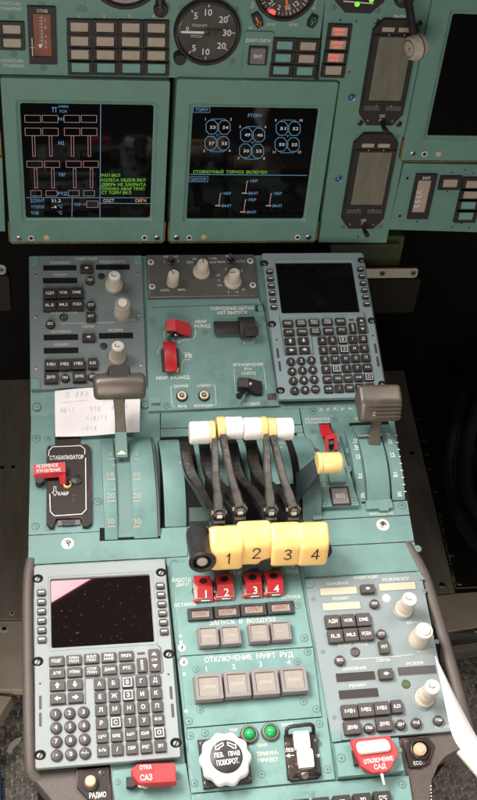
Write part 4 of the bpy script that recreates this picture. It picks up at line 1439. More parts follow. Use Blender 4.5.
def lkey(t, x, y, w, h, legend=None, ht=.003, mat=KEY, z0=0, r=.0008, round_=False, lines=None, boxed=False, lh=None, bev=.0007):
    b = B(t)
    zt = z0 + ht
    if round_:
        k = w / 2
        b.lathe(x, y, [(k, z0), (k, zt - bev * 1.3), (k * .93, zt - bev * .45), (k * .80, zt), (k * .3, zt + .0001)], mat, 22)
    else:
        b.prism(rr(x - w / 2, y - h / 2, x + w / 2, y + h / 2, r), z0, zt, bev, mat)
    zt += .0003
    lh = lh or h * .36
    if lines:
        n = len(lines)
        for i, l in enumerate(lines):
            b.text(l, x, y - (i - (n - 1) / 2) * h * .36, h * .25, WHITEP, w * .62, z=zt, loc=True)
    elif legend:
        lw = None if len(legend) < 2 else min(w * .66, lh * .85 * len(legend))
        b.text(legend, x, y, lh, WHITEP, lw, z=zt, loc=True)
    if boxed:
        k = .74
        b.lline([(x - w * k / 2, y - h * k / 2), (x + w * k / 2, y - h * k / 2), (x + w * k / 2, y + h * k / 2), (x - w * k / 2, y + h * k / 2)], w * .07, WHITEP, zt, True)
    return b.done('key')


def arrow_key(t, x, y, w, h, d, z0, ht, mat):
    b = B(t)
    zt = z0 + ht
    b.prism(rr(x - w / 2, y - h / 2, x + w / 2, y + h / 2, .0008), z0, zt, .0007, mat)
    zt += .0003
    k = h * .30
    dx, dy = d
    n = (-dy, dx)
    P = lambda a, c: (x + dx * a + n[0] * c, y + dy * a + n[1] * c, zt)
    b.add([P(k, 0), P(-k * .05, k * .85), P(-k * .05, -k * .85)], [(0, 1, 2)], WHITEP)
    b.add([P(0, k * .28), P(0, -k * .28), P(-k, -k * .28), P(-k, k * .28)], [(0, 1, 2, 3)], WHITEP)
    return b.done('key')


LETTERS = [['А', 'Б', '[В]', 'Г', 'Д'], ['Е', 'Ж', '[З]', 'И', 'К'], ['Л', 'М', 'Н', 'О', 'П'], ['Р', '[С]', 'Т', 'У', 'Ф/Х'], ['Ц/Ч', 'Ш/Щ', 'Ы/Э', 'Ю/Я', '[О]'], ['Ь/Ъ', '/', 'СБР', 'РЕГ', 'ЗП']]
FUNC = [[('ПОДГ',), ('ПЛАН', 'ПОЛ'), ('ВЗЛ', 'ПОС'), ('ПРИВЕД', 'НАВ'), ('ПРОГН',)], [('АЭР',), ('МТРАН',), ('СТОР', 'ПЛАН'), ('ДАНН',), ('РТС',)]]


def keyboard_unit(label, F, d, paint, scrm, TH):
    t = T('keyboard_display_unit', label, 'keyboard unit', F, *d['c'], group='keyboard display units')
    S = [t.p(*q, TH) for q in d['scr']]
    sl, sr, st, sb = (S[0].x + S[3].x) / 2, (S[1].x + S[2].x) / 2, (S[0].y + S[1].y) / 2, (S[2].y + S[3].y) / 2
    O = [t.p(*q, TH) for q in d['out']]
    ul, ur, ut, ub = (O[0].x + O[3].x) / 2, (O[1].x + O[2].x) / 2, (O[0].y + O[1].y) / 2, (O[2].y + O[3].y) / 2
    b = B(t)
    b.ring(rr(ul, ub, ur, ut, .0025), rr(sl, sb, sr, st, .0015), TH - .0055, TH, TH - .005, .0012, paint, imat=paint, ib=.0018)
    b.done('faceplate')
    b = B(t)
    b.prism(rr(ul + .002, ub + .0012, ur - .002, ut - .0015, .002), -.006, TH - .0056, 0, MATTE)
    b.done('housing')
    b = B(t)
    b.prism(rr(sl - .0008, sb - .0008, sr + .0008, st + .0008, .0015), TH - .006, TH - .0028, 0, scrm)
    b.done('screen')
    # raised frame round the screen and line keys
    b = B(t)
    w = .0011
    fx = .0036
    b.ring(rr(sl - fx, sb - fx, sr + fx, st + fx, .003), rr(sl - fx + w, sb - fx + w, sr + fx - w, st + fx - w, .002), TH - .001, TH + .0005, TH - .0004, .0003, paint)
    b.lline([t.p(*q, TH) for q in d['etch']], .0011, SLATED, TH + .00015)
    b.done('etched_border')
    kw, kh = d['lsk']
    km = d['km']
    for (x0, y0, x1, y1) in d['lsks']:
        for i in range(6):
            q = t.p(x0 + (x1 - x0) * i / 5, y0 + (y1 - y0) * i / 5, TH + .003)
            b = B(t)
            b.prism(rr(q.x - kw / 2, q.y - kh / 2, q.x + kw / 2, q.y + kh / 2, .0013), TH - .001, TH + .0032, .0009, km)
            b.lline([(q.x - kw * .26, q.y + .0002), (q.x + kw * .26, q.y + .0002)], kh * .22, WHITEP, TH + .0035)
            b.done('line_key')
    kz, ht = TH - .001, .0042
    fw_, fh_ = d['fk']
    for r in range(2):
        g = d['frow'][r]
        for i in range(5):
            q = t.p(g[0] + (g[2] - g[0]) * i / 4, g[1] + (g[3] - g[1]) * i / 4, TH + .003)
            s = FUNC[r][i]
            lkey(t, q.x, q.y, fw_, fh_, s[0], ht, km, kz, lines=s if len(s) > 1 else None, lh=fh_ * .30)
    for (x, y), dr in zip(d['arr'], ((0, 1), (0, -1), (-1, 0), (1, 0))):
        q = t.p(x, y, TH + .003)
        arrow_key(t, q.x, q.y, fw_, fh_ * 1.02, dr, kz, ht, km)
    q = t.p(*d['bar'], TH)
    b = B(t)
    b.prism(rr(q.x - fw_ * .27, q.y - .0012, q.x + fw_ * .27, q.y + .0012, .0008), TH - .001, TH + .0004, .0003, KEY)
    b.done('label_bar')
    q = t.p(*d['tall'], TH + .003)
    b = B(t)
    w, h = fw_ * .66, fh_ * 1.5
    b.prism(rr(q.x - w / 2, q.y - h / 2, q.x + w / 2, q.y + h / 2, .0009), kz, kz + ht, .0007, km)
    for i, c in enumerate('ВВОД'):
        b.text(c, q.x, q.y + h * (.27 - .18 * i), h * .13, WHITEP, w * .26, z=kz + ht + .0003, loc=True)
    b.done('key')
    q = t.p(*d['ud'], TH + .003)
    b = B(t)
    w, h = fw_ * .76, fh_ * 2.36
    b.prism(rr(q.x - w / 2, q.y - h / 2, q.x + w / 2, q.y + h / 2, .0009), kz, kz + ht, .0007, km)
    z = kz + ht + .0003
    for sgn in (1, -1):
        yy = q.y + sgn * h * .27
        b.add([(q.x, yy + sgn * h * .09, z), (q.x - w * .24 * sgn, yy - sgn * h * .06, z), (q.x + w * .24 * sgn, yy - sgn * h * .06, z)], [(0, 1, 2)], WHITEP)
    b.text('СТР', q.x, q.y, h * .085, WHITEP, w * .5, z=z, loc=True)
    b.done('key')
    g = lerp_grid(t, *d['let'], 6, 5, TH + .003)
    lw, lh = d['lk']
    for i, (x, y) in enumerate(g):
        s = LETTERS[i // 5][i % 5]
        bx = s.startswith('[')
        lkey(t, x, y, lw, lh, s.strip('[]'), ht, km, kz, boxed=bx, lh=lh * (.36 if len(s) == 1 or bx else .25))
    g = lerp_grid(t, *d['num'], 4, 3, TH + .003)
    for i, (x, y) in enumerate(g):
        lkey(t, x, y, d['nk'], d['nk'], '123456789•0'[i] if i < 11 else '+/-', ht, km, kz, round_=True, lh=d['nk'] * (.37 if i < 11 else .25))
    for (x, y, w, h) in d['slots']:
        a, c, e, f = t.R(x - w / 2, y - h / 2, x + w / 2, y + h / 2, TH)
        b = B(t)
        b.prism(rr(a, c, e, f, .001), TH - .001, TH + .0003, .0002, KEY)
        b.done('vent_slot')
    for x, y, sd in d['mounts']:
        b = B(t)
        q = t.p(x, y, TH)
        k = d['mr']
        b.prism([(q.x + k * math.cos(a) * (1.25 if math.cos(a) * sd > 0 else 1), q.y + k * .92 * math.sin(a)) for a in [2 * PI * i / 22 for i in range(22)]], TH - .001, TH + .00025, 0, MATTE)
        b.lathe(q.x + sd * .0006, q.y - .0008, [(k * .54, TH), (k * .50, TH + .0004), (k * .36, TH + .0006), (k * .15, TH + .0006)], STEELM, 16)
        b.lline([(q.x + sd * .0006 - k * .3, q.y - .0008 - k * .4), (q.x + sd * .0006 + k * .2, q.y - .0008 + k * .4)], k * .18, MATTE, TH + .0008)
        b.done('mounting_screw')
    for x, y in d['pins']:
        b = B(t)
        b.disc(x, y, 1.0, KEYD, TH + .0003, 10)
        b.done('pin_hole')
    return t


keyboard_unit('blue grey keyboard unit with a black blank screen, top right of the pedestal', UP, dict(
    c=(322, 325), scr=((276, 262.8), (351.9, 261), (360.3, 311.2), (281.9, 313.4)), out=((261.8, 253.4), (363, 252.2), (386.6, 395.6), (279.4, 401)),
    etch=[(279.4, 316.8), (285.2, 355.4), (313.6, 353.8), (311.6, 336.4), (368.6, 333.2), (364.4, 313)], km=KEYD, lsk=(.0080, .0056), lsks=((269.8, 271.3, 274, 306.7), (360.9, 268.8, 367.2, 303.6)),
    fk=(.0128, .0088), frow=((288, 323.1, 340.6, 321), (289.2, 332, 341.9, 329.8)), arr=((290.2, 340.9), (303.6, 340.4), (291.4, 350.2), (304.8, 349.6)),
    bar=(351.3, 319.8), tall=(352.9, 327.8), ud=(362, 324.8), let=((322.6, 339.9), (363.2, 338.9), (328.8, 389), (370.8, 386.2)), lk=(.0104, .0098), num=((291, 361.2), (311.6, 359.8), (294.9, 390.2), (315.7, 388.6)), nk=.0104,
    slots=((277.8, 353.2, 2.4, 10), (279.8, 366.2, 2.4, 10), (375.8, 348.6, 2.4, 10), (378, 361.6, 2.4, 10)), mr=.0046,
    mounts=((264.6, 263.2, -1), (272.4, 324, -1), (281, 390.4, -1), (361.2, 260.4, 1), (371.4, 320.6, 1), (382, 384, 1)), pins=((276.8, 339.6), (373.2, 335.6))), SLATEB, SCREEN, .010)
keyboard_unit('pale grey keyboard unit with a dusty reflecting screen, lower left of the pedestal', LOW, dict(
    c=(107, 665), scr=((50.4, 579), (149.4, 574.3), (154.4, 641.6), (52, 647.2)), out=((33.4, 566), (163.8, 558.8), (182.2, 757.4), (35.4, 768.6)),
    etch=[(49, 706.2), (85.6, 703.4), (84.8, 678.6), (161.8, 673.4), (163.4, 671), (160.6, 648), (158, 645.6)], km=KEY, lsk=(.0085, .0066), lsks=((41, 592, 41.6, 639), (160, 585.2, 164.1, 631)),
    fk=(.0143, .0096), frow=((56.4, 660.9, 126, 655.8), (56.9, 673.2, 126.8, 668)), arr=((57.2, 685.4), (74.8, 684.3), (57.5, 698.4), (75.4, 697.2)),
    bar=(141, 653.4), tall=(141.9, 664.9), ud=(154.4, 660), let=((99.4, 684), (154.9, 680), (102.6, 750.2), (160.4, 745.9)), lk=(.0106, .0108), num=((55.4, 713.8), (83.4, 711.8), (56.5, 755.2), (84.9, 752.6)), nk=.0108,
    slots=((40.2, 702.6, 2.8, 14), (40.2, 719.6, 2.8, 14), (171, 692.8, 2.8, 13), (172.6, 710.6, 2.8, 14)), mr=.0050,
    mounts=((38, 578.6, -1), (38, 661.4, -1), (40.4, 755, -1), (160.6, 572.4, 1), (168.2, 654, 1), (175.4, 742.8, 1)), pins=((40, 683.6), (168.4, 674.2))), SLATEW, SCREEN2, .009)

# ================================================================== lever quadrants


def roundpoly(pts, r, n=3):
    pts = ccw(pts)
    out = []
    m = len(pts)
    for i in range(m):
        p0, p1, p2 = Vector(pts[i - 1]), Vector(pts[i]), Vector(pts[(i + 1) % m])
        a, c = (p0 - p1), (p2 - p1)
        rr_ = min(r, a.length * .45, c.length * .45)
        a.normalize(); c.normalize()
        s, e = p1 + a * rr_, p1 + c * rr_
        for k in range(n + 1):
            u = k / n
            q = s * (1 - u) ** 2 + p1 * 2 * u * (1 - u) + e * u * u
            out.append((q.x, q.y))
    return out


def arc_profile(vt, vb, s, n=22, floor=-.0012):
    c = vt - vb
    R = (c * c / 4 + s * s) / (2 * s)
    vm = (vt + vb) / 2
    pts = []
    for i in range(n + 1):
        v = vb + c * i / n
        pts.append((v, math.sqrt(R * R - (v - vm) ** 2) - (R - s)))
    pts += [(vt, floor), (vb, floor)]
    return pts, (lambda v: math.sqrt(max(0, R * R - (v - vm) ** 2)) - (R - s))


# ---- left quadrant
t = T('lever_quadrant', 'curved teal scale housing marked in cream from ten to thirty, under the bronze handled lever', 'lever quadrant', LOW, 130, 490)
vt, vb = t.p(130, 437).y, t.p(130, 539).y
S1 = .021
pr, fn = arc_profile(vt, vb, S1)
pr2, fn2 = arc_profile(vt - .003, vb + .002, S1 - .005)
X_ = lambda x, y=500, z=.012: t.p(x, y, z).x
b = B(t)
b.poly([(99.6, 528), (99.4, 541), (160.6, 538.4), (160, 524)], -.001, .0002, 0, MATTE)
b.done('slot_base')
b = B(t)
b.bar(pr, X_(103.4), X_(116.4), .0008, TEAL)
b.bar(pr, X_(132.4), X_(156), .0008, TEAL)
b.done('scale_strip')
b = B(t)
b.bar(pr2, X_(116.2), X_(132.6), 0, TEALS)
b.done('slot_bed')
b = B(t)
b.bar([(q[0], q[1] * .9 - .001) for q in pr], X_(155.9), X_(158.4), 0, SLATED)
b.done('side_plate')
b = B(t)


def on_arc(x, y, f):
    """point of the arc surface that shows at photo pixel x, y"""
    z = .01
    for _ in range(12):
        q = t.p(x, y, z)
        z = max(0, f(q.y))
    return t.p(x, y, z)


def arc_text(b, s, x, y, h, f, mat, w=None):
    q = on_arc(x, y, f)
    q2 = on_arc(x, y - 4, f)
    a = math.atan2(q2.z - q.z, q2.y - q.y)
    b.M = Matrix.Translation(q + Vector((0, -math.sin(a), math.cos(a))) * .0003) @ Matrix.Rotation(a, 4, 'X')
    k = t.sc(x, y)
    b.text(s, 0, 0, h * k * 1.08, mat, None if w is None else w * k, z=0, loc=True)
    b.M = None


def arc_mark(b, x0, x1, y, f, mat, th=1.3):
    q0, q1 = on_arc(x0, y, f), on_arc(x1, y, f)
    y1 = y - 4
    q2 = on_arc(x0, y1, f)
    d = (q2 - q0).normalized() * t.sc(x0, y) * th
    n = Vector((0, -d.z, d.y)).normalized() * .00035
    a0, a1 = q0 + n, Vector((q1.x, q0.y, q0.z)) + n
    b.add([tuple(a0), tuple(a1), tuple(a1 + d), tuple(a0 + d)], [(0, 1, 2, 3)], mat)


for y in (459.6, 480, 502, 527.4):
    arc_mark(b, 107.4, 115.4, y, fn, CREAMF)
    arc_mark(b, 133.4, 140.6, y, fn, CREAMF)
for y in (466, 490):
    arc_mark(b, 111.6, 115.4, y, fn, CREAMF, .9)
    arc_mark(b, 133.4, 136.4, y, fn, CREAMF, .9)
for s, y in (('5', 454.5), ('10', 474.5), ('20', 495.5), ('30', 521.5)):
    arc_text(b, s, 110.6, y, 5.2, fn, CREAMF)
    arc_text(b, s, 137.2, y, 5.2, fn, CREAMF)
b.done('scale_marks')

# ---- bronze handled lever in the left quadrant
t = T('brake_lever', 'bronze cross handled lever with a black thumb button, standing over the left cream scale', 'lever', LOW, 122, 456, .012)
b = B(t)
zc = .062
q0, q1 = t.p(93, 386.6, zc), t.p(145.6, 386, zc)
k = (q1 - q0).length / 52.6
R_ = 13.6 * k
cx, cy, cz = (q0.x + q1.x) / 2, (q0.y + q1.y) / 2, zc
L2 = (q1.x - q0.x) / 2
b.M = Matrix.Translation((cx, cy, cz)) @ Matrix.Rotation(PI / 2, 4, 'Y')
pf = [(R_ * .35, -L2), (R_ * .78, -L2 + .0006), (R_ * .93, -L2 + .0024), (R_, -L2 + .006)]
sq = lambda a, z: 1 + .035 * math.cos(4 * a)
b.lathe(0, 0, [(R_ * .02, -L2)] + pf + [(r, -z) for r, z in pf[::-1]] + [(R_ * .02, L2)], BRONZE, 44, flute=sq)
b.M = None
b.done('handle')
b = B(t)
zb = zc + R_ * 1.02
x0, y0, x1, y1 = t.R(107.6, 364, 130.4, 379.4, zb)
b.prism(rr(x0, y0, x1, y1, .0055, 6), zc + R_ * .2, zb, .0026, BLACK)
b.done('thumb_button')
b = B(t)
w = 11.2 * k
P = [t.p(118.6, 392, zc - R_ * .4), t.p(119.2, 405, .043), t.p(119.9, 418, .030), t.p(120.6, 431.6, .016)]
b.strip(P, [w * 1.2, w * .96, w * .92, w * 1.0], .006, BRONZE)
b.done('stem')
b = B(t)
P = [t.p(120.6, 430.4, .0165), t.p(121.2, 444, .0125), t.p(121.6, 457.6, .0088)]
b.strip(P, [w * 1.06, w * 1.1, w * 1.12], .005, TEALS)
n0 = Vector((0, .30, .95)) * .0040
b.add([tuple(t.p(x, y, z) + n0) for x, y, z in ((121.4, 453, .0098), (116.4, 457.4, .0088), (126.8, 457, .0088))], [(0, 1, 2)], CREAM)
b.done('pointer_block')

# ---- throttle quadrant
t = T('throttle_quadrant', 'curved teal housing with dark slots from which the four numbered thrust levers rise', 'lever quadrant', LOW, 240, 480)
vt, vb = t.p(240, 437.5).y, t.p(240, 523.5).y
S2 = .024
pr, fn = arc_profile(vt, vb, S2)
prd, fnd = arc_profile(vt - .0008, vb + .0008, S2 - .003)
X_ = lambda x, y=455, z=.016: t.p(x, y, z).x
b = B(t)
b.bar(prd, X_(160), X_(312), 0, MATTE)
b.done('slot_bed')
b = B(t)
mid = (vt + vb) / 2
for x0, x1, cut in ((160.4, 181.6, 0), (195.0, 201.2, 1), (211.4, 228.6, 1), (240.0, 246.4, 1), (259.6, 288.4, 1), (295.6, 314, 0)):
    if cut:
        pts = [q for q in pr[:-2] if q[0] > mid - .024]
        pts = pts + [(vt, -.0012), (pts[0][0], -.0012)]
        b.bar(pts, X_(x0), X_(x1), .0006, TEAL)
    else:
        b.bar(pr, X_(x0), X_(x1), .0006, TEAL)
b.done('arched_cover')
b = B(t)
arc_mark(b, 179, 184, 463, fn, CREAM, .7)
for i in range(7):
    arc_text(b, 'ВЗЛЕТ'[i % 5], 221.6 - i * .1, 450 + i * 4, 2.4, fn, WHITED, 2.2)
arc_text(b, 'УПОР', 280, 443.5, 2.4, fn, WHITED, 9)
arc_text(b, 'МГ', 281, 447.5, 2.4, fn, WHITED, 5)
b.done('scale_marks')
b = B(t)
b.poly([(303.6, 432.6), (306.6, 447), (322.6, 519), (313.6, 519.8), (300.2, 452), (297, 433)], -.001, .0035, .0006, TEAL)
b.done('side_plate')

b = B(t)
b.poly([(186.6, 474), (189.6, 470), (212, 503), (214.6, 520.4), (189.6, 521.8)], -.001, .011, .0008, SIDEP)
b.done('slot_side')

# ---- thrust levers
LEV = [  # knob centre, half width, digit, arm start, arm end, hinge, handle (white x0, x1, ring x0, x1, y centre), reverse arm top
    dict(n='1', k=(226, 543.6), hw=16.2, a=(187.4, 463), e=(211, 513), hg=(218.8, 512.6), wh=(189.3, 209.2), rg=(209.0, 214.8), y=432.7, top=(214, 436), txt='white handled thrust lever with yellow knob numbered 1 and a black button grip beside it'),
    dict(n='2', k=(253.6, 538.4), hw=16.2, a=(206.6, 463), e=(236, 509), hg=(239.6, 509), wh=(224.2, 242.4), rg=(216.4, 224.6), y=428, top=(221.4, 433), txt='white handled thrust lever with yellow knob numbered 2'),
    dict(n='3', k=(284.8, 539.8), hw=15, a=(234.6, 463), e=(265, 511), hg=(270.6, 509.6), wh=(243, 260.4), rg=(260.2, 266.8), y=428.6, top=(266, 433), txt='white handled thrust lever with yellow knob numbered 3'),
    dict(n='4', k=(312, 539.6), hw=15, a=(253.4, 461), e=(290, 509), hg=(293, 509.6), wh=(275, 292.6), rg=(267.2, 275.2), y=429, top=(271.2, 432), txt='white handled thrust lever with yellow knob numbered 4'),
]
for d in LEV:
    t = T('thrust_lever', d['txt'], 'lever', LOW, d['a'][0], d['a'][1], .018, group='thrust levers with yellow numbered knobs')
    zk = .034
    q = t.p(*d['k'], zk)
    k = (t.p(d['k'][0] + d['hw'], d['k'][1], zk).x - t.p(d['k'][0] - d['hw'], d['k'][1], zk).x) / 2 - .0006
    prof = roundpoly([(-.0235, -.019), (-.0120, .0105), (.0115, .0150), (.0165, .008), (.0130, -.020)], .0085, 7)
    b = B(t)
    pc = ccw(prof)
    zmin, zmax = min(p[1] for p in pc), max(p[1] for p in pc)

    def sect(dd, x, flare):
        out = []
        for a, c in (inset(pc, dd) if dd else pc):
            f = 1 + .10 * ((c - zmin) / (zmax - zmin) - .45) ** 2 * 4 * flare
            out.append((q.x + x * f, q.y + a, q.z + c))
        return out
    bv = .0036
    b.loops([sect(bv * 1.4, -k, 1), sect(bv * .75, -k + bv * .2, 1), sect(bv * .25, -k + bv * .6, 1), sect(0, -k + bv * 1.3, 1), sect(0, k - bv * 1.3, 1), sect(bv * .25, k - bv * .6, 1), sect(bv * .75, k - bv * .2, 1), sect(bv * 1.4, k, 1)], YELLOW, True, True)
    kb = b.done('knob', angle=50)
    b = B(t)
    a0, a1 = Vector((0, -.0235, -.019)), Vector((0, -.0120, .0105))
    ang = math.atan2(a1.z - a0.z, a1.y - a0.y)
    b.M = Matrix.Translation(q + a0 * .38 + a1 * .62 + Vector((0, -math.sin(ang), math.cos(ang))) * .0003) @ Matrix.Rotation(ang, 4, 'X')
    for st in {'1': [[(-.25, .5), (.05, .95), (.05, -.95)]], '2': [[(-.5, .5), (-.35, .85), (0, .97), (.38, .8), (.45, .4), (.2, 0), (-.5, -.93), (.52, -.93)]], '3': [[(-.45, .7), (-.1, .97), (.35, .8), (.38, .35), (-.1, .06), (.4, -.22), (.45, -.65), (.05, -.97), (-.5, -.7)]], '4': [[(.25, -.95), (.25, .95), (-.5, -.4), (.55, -.4)]]}[d['n']]:
        b.lline([(x * .0072 + .0012, y * .0068) for x, y in st], .0014, STEELD, 0)
    b.M = None
    b.done('number', kb)
    b = B(t)
    P = [on_arc(d['a'][0] - 2.6, d['a'][1] - 20, fnd) + Vector((0, 0, .0006)), on_arc(d['a'][0] - 1.6, d['a'][1] - 11, fnd) + Vector((0, 0, .0010)), on_arc(d['a'][0] + .4, d['a'][1] + 2, fnd) + Vector((0, 0, .0012)), on_arc(d['a'][0] + 3.2, d['a'][1] + 13, fnd) + Vector((0, 0, .003)), on_arc(d['a'][0] + 8, d['a'][1] + 23, fnd) + Vector((0, 0, .006)), t.p(d['a'][0] * .35 + d['e'][0] * .65, d['a'][1] * .34 + d['e'][1] * .66, .020), t.p(*d['e'], .028), q + Vector((-k * .3, .004, -.004))]
    Ps = smooth(P, 4)
    nP = len(Ps)
    b.strip(Ps, [.0122 - .0030 * min(1, max(0, (i / nP - .45) / .3)) for i in range(nP)], [.003 + .0085 * min(1, i / nP / .5) for i in range(nP)], GUN)
    b.done('arm')
    # hinge block
    b = B(t)
    h = t.p(*d['hg'], zk + .006)
    for s in (-1, 1):
        b.M = Matrix.Translation(h + Vector((s * .0046, 0, 0))) @ Matrix.Rotation(PI / 2, 4, 'Y')
        b.lathe(0, 0, [(.0002, -.0016), (.0060, -.0016), (.0066, -.001), (.0066, .001), (.0060, .0016), (.0002, .0016)], STEELD, 20)
    b.M = Matrix.Translation(h) @ Matrix.Rotation(PI / 2, 4, 'Y')
    b.lathe(0, 0, [(.0002, -.0076), (.0026, -.0076), (.0026, .0076), (.0002, .0076)], STEEL, 14)
    b.M = None
    b.prism(rr(h.x - .0062, h.y - .011, h.x + .0062, h.y + .003, .001), h.z - .012, h.z - .003, .001, STEELD)
    b.prism(rr(h.x - .003, h.y - .007, h.x + .003, h.y - .0028, .0008), h.z - .004, h.z + .0010, .0006, STEEL)
    b.done('hinge')
    # reverse lever
    zr = .052
    tp = t.p(*d['top'], zr)
    b = B(t)
    P = [tp + Vector((0, .004, .0)), t.p(d['top'][0] * .82 + d['hg'][0] * .18, d['top'][1] * .82 + d['hg'][1] * .18, zr + .003), t.p(d['top'][0] * .5 + d['hg'][0] * .5 - 1, d['top'][1] * .5 + d['hg'][1] * .5, zr + .001), t.p(d['top'][0] * .2 + d['hg'][0] * .8, d['top'][1] * .2 + d['hg'][1] * .8, zk + .012), h + Vector((0, .001, .002))]
    b.strip(smooth(P, 4), [.0066] * 6 + [.0074] * 6 + [.0092] * 5, .009, GUN2)
    rv = b.done('reverse_lever')
    x0, x1 = t.p(d['wh'][0], d['y'], zr).x, t.p(d['wh'][1], d['y'], zr).x
    yy = t.p((d['wh'][0] + d['wh'][1]) / 2, d['y'], zr).y
    Rh = .0122
    b = B(t)
    b.M = Matrix.Translation((0, yy, zr)) @ Matrix.Rotation(PI / 2, 4, 'Y')
    b.lathe(0, 0, [(.0002, x0), (Rh * .86, x0), (Rh * .96, x0 + .0008), (Rh, x0 + .0024), (Rh * .985, (x0 + x1) / 2), (Rh, x1 - .0024), (Rh * .96, x1 - .0006), (Rh * .86, x1), (.0002, x1)], WHITE, 40)
    b.M = None
    b.done('handle', rv)
    x2, x3 = t.p(d['rg'][0], d['y'], zr).x, t.p(d['rg'][1], d['y'], zr).x
    b = B(t)
    b.M = Matrix.Translation((0, yy, zr)) @ Matrix.Rotation(PI / 2, 4, 'Y')
    Rr = Rh * 1.03
    b.lathe(0, 0, [(.0002, x2), (Rr * .9, x2), (Rr, x2 + .001), (Rr, x3 - .001), (Rr * .9, x3), (.0002, x3)], YELLOWP, 40)
    b.M = None
    b.done('collar', rv)
    # black grip ends below the knob
    dirv = Vector((0, -.93, .36)).normalized()
    for (gx, gy, rr0, big) in {'1': ((202.4, 562.4, .0132, True), (217, 566.4, .0085, False)), '2': ((245, 564.4, .0088, False),), '3': ((266, 564.8, .0088, False), (276, 562.6, .007, False)), '4': ((322.6, 553, .0105, False),)}[d['n']]:
        e = t.p(gx, gy, .034 if big else .018)
        b = B(t)
        b.M = Matrix.Translation(e) @ dirv.to_track_quat('Z', 'Y').to_matrix().to_4x4()
        r = rr0
        if big:
            b.lathe(0, 0, [(r * .3, -.050), (r * .7, -.0485), (r * .9, -.043), (r * .95, -.034), (r * .9, -.010), (r * .92, -.006), (r, -.003), (r * 1.03, 0), (r * .92, .0012), (r * .74, .0008), (r * .68, -.003)], BLACK, 36, cap=False)
            b.lathe(0, 0, [(r * .7, -.003), (r * .45, -.003)], MATTE, 30)
            b.lathe(0, 0, [(r * .42, -.003), (r * .42, -.0006), (r * .34, .0004), (r * .1, .0006)], LENS, 26)
        else:
            b.lathe(0, 0, [(r, -.03), (r, -.001), (r * .9, .0006), (r * .3, .0008)], BLACK, 28)
        b.M = None
        b.done('grip' if big else 'release_roller')

# ---- small yellow handled lever
t = T('trim_lever', 'single small yellow handled lever on a flat dark plate arm, right of the thrust levers', 'lever', LOW, 303, 492, .012)
z0 = .030
P = [t.p(296, 473.6, .020), t.p(317.4, 455.6, .034), t.p(318.4, 474.4, .034), t.p(302, 497, .012), t.p(296.6, 505, .004)]
b = B(t)
th = Vector((.002, .0022, -.0026))
vs = [tuple(p) for p in P] + [tuple(p + th) for p in P]
b.add(vs, [(0, 4, 3, 2, 1), (5, 6, 7, 8, 9)] + [(i, (i + 1) % 5, 5 + (i + 1) % 5, 5 + i) for i in range(5)], NAVY)
b.done('plate_arm', angle=20)
b = B(t)
zr = .036
x0, x1 = t.p(316.6, 463, zr).x, t.p(341.4, 463, zr).x
yy = t.p(329, 463, zr).y
Rh = .0116
b.M = Matrix.Translation((0, yy, zr)) @ Matrix.Rotation(PI / 2, 4, 'Y')
b.lathe(0, 0, [(.0002, x0), (Rh * .95, x0), (Rh * 1.04, x0 + .001), (Rh * 1.04, x0 + .0042), (Rh * .96, x0 + .005), (Rh * .96, x0 + .006), (Rh, x0 + .007), (Rh, x1 - .003), (Rh * .95, x1 - .001), (Rh * .85, x1), (.0002, x1)], YELLOWP, 40)
b.M = None
b.done('handle')

# ---- reserve switch block and flap quadrant
t = T('reserve_switch_panel', 'raised teal switch block with red guard flap and square grey button beside the yellow lever', 'control panel', LOW, 334, 470)
b = B(t)
b.poly([(305.6, 434.4), (338.4, 432.8), (359.6, 505.4), (317.6, 507.6)], -.001, .007, .001, TEAL)
b.done('block')
b = B(t)
b.poly([(318.6, 423.6), (330.6, 423), (333, 434.6), (321.4, 436)], -.001, .0006, 0, MATTE)
b.done('switch_slot')
b = B(t)
P = [t.p(319.2, 424.6, .009), t.p(329.4, 424, .009), t.p(332.6, 434, .018), t.p(322.6, 436.8, .018)]
Q = [p + Vector((0, -.002, -.003)) for p in P]
b.add([tuple(p) for p in P + Q], [(0, 3, 2, 1), (4, 5, 6, 7), (0, 1, 5, 4), (1, 2, 6, 5), (2, 3, 7, 6), (3, 0, 4, 7)], RED)
for (pts, z) in (([(325.4, 436.2), (336.4, 433.2), (337.4, 437.4), (326.4, 439.4)], .020), ([(325.4, 438), (328.4, 437.6), (328.4, 452), (325.8, 452.4)], .019), ([(334.2, 435.6), (337.2, 435), (337.6, 449.6), (335, 450)], .019)):
    T4 = [t.p(x, y, z) for x, y in pts]
    B4 = [Vector((p.x, p.y - .001, p.z - .004)) for p in T4]
    b.add([tuple(p) for p in T4 + B4], [(0, 3, 2, 1), (4, 5, 6, 7), (0, 1, 5, 4), (1, 2, 6, 5), (2, 3, 7, 6), (3, 0, 4, 7)], RED)
b.done('switch_guard', angle=20)
b = B(t)
b.lathe(*t.p(331.6, 446.4, .008)[:2], [(.0036, .006), (.0036, .009), (.002, .010)], STEELD, 14)
b.tube([t.p(331.4, 446.4, .008), t.p(331.2, 442.4, .018)], [.0014, .0022], BLACK)
b.done('toggle')
button(t, 337, 473, 17, 17.5, None, ht=.0075, mat=TEAL, name='blank_button', z0=.0068, r=.0015)
b = B(t)
b.cbox(340.4, 495.8, 19.6, 19, .006, .0082, .001, .0005, KEYD)
b.done('button_frame')
button(t, 340.4, 495.8, 16, 15.4, 'ВКЛ', 4, 8.6, ht=.0035, mat=GREYB, lmat=WHITED, name='button', z0=.007)
b = B(t)
b.line([(316, 487), (318.6, 486.6), (346, 485.2), (348, 485)], .5, WHITED, .0073)
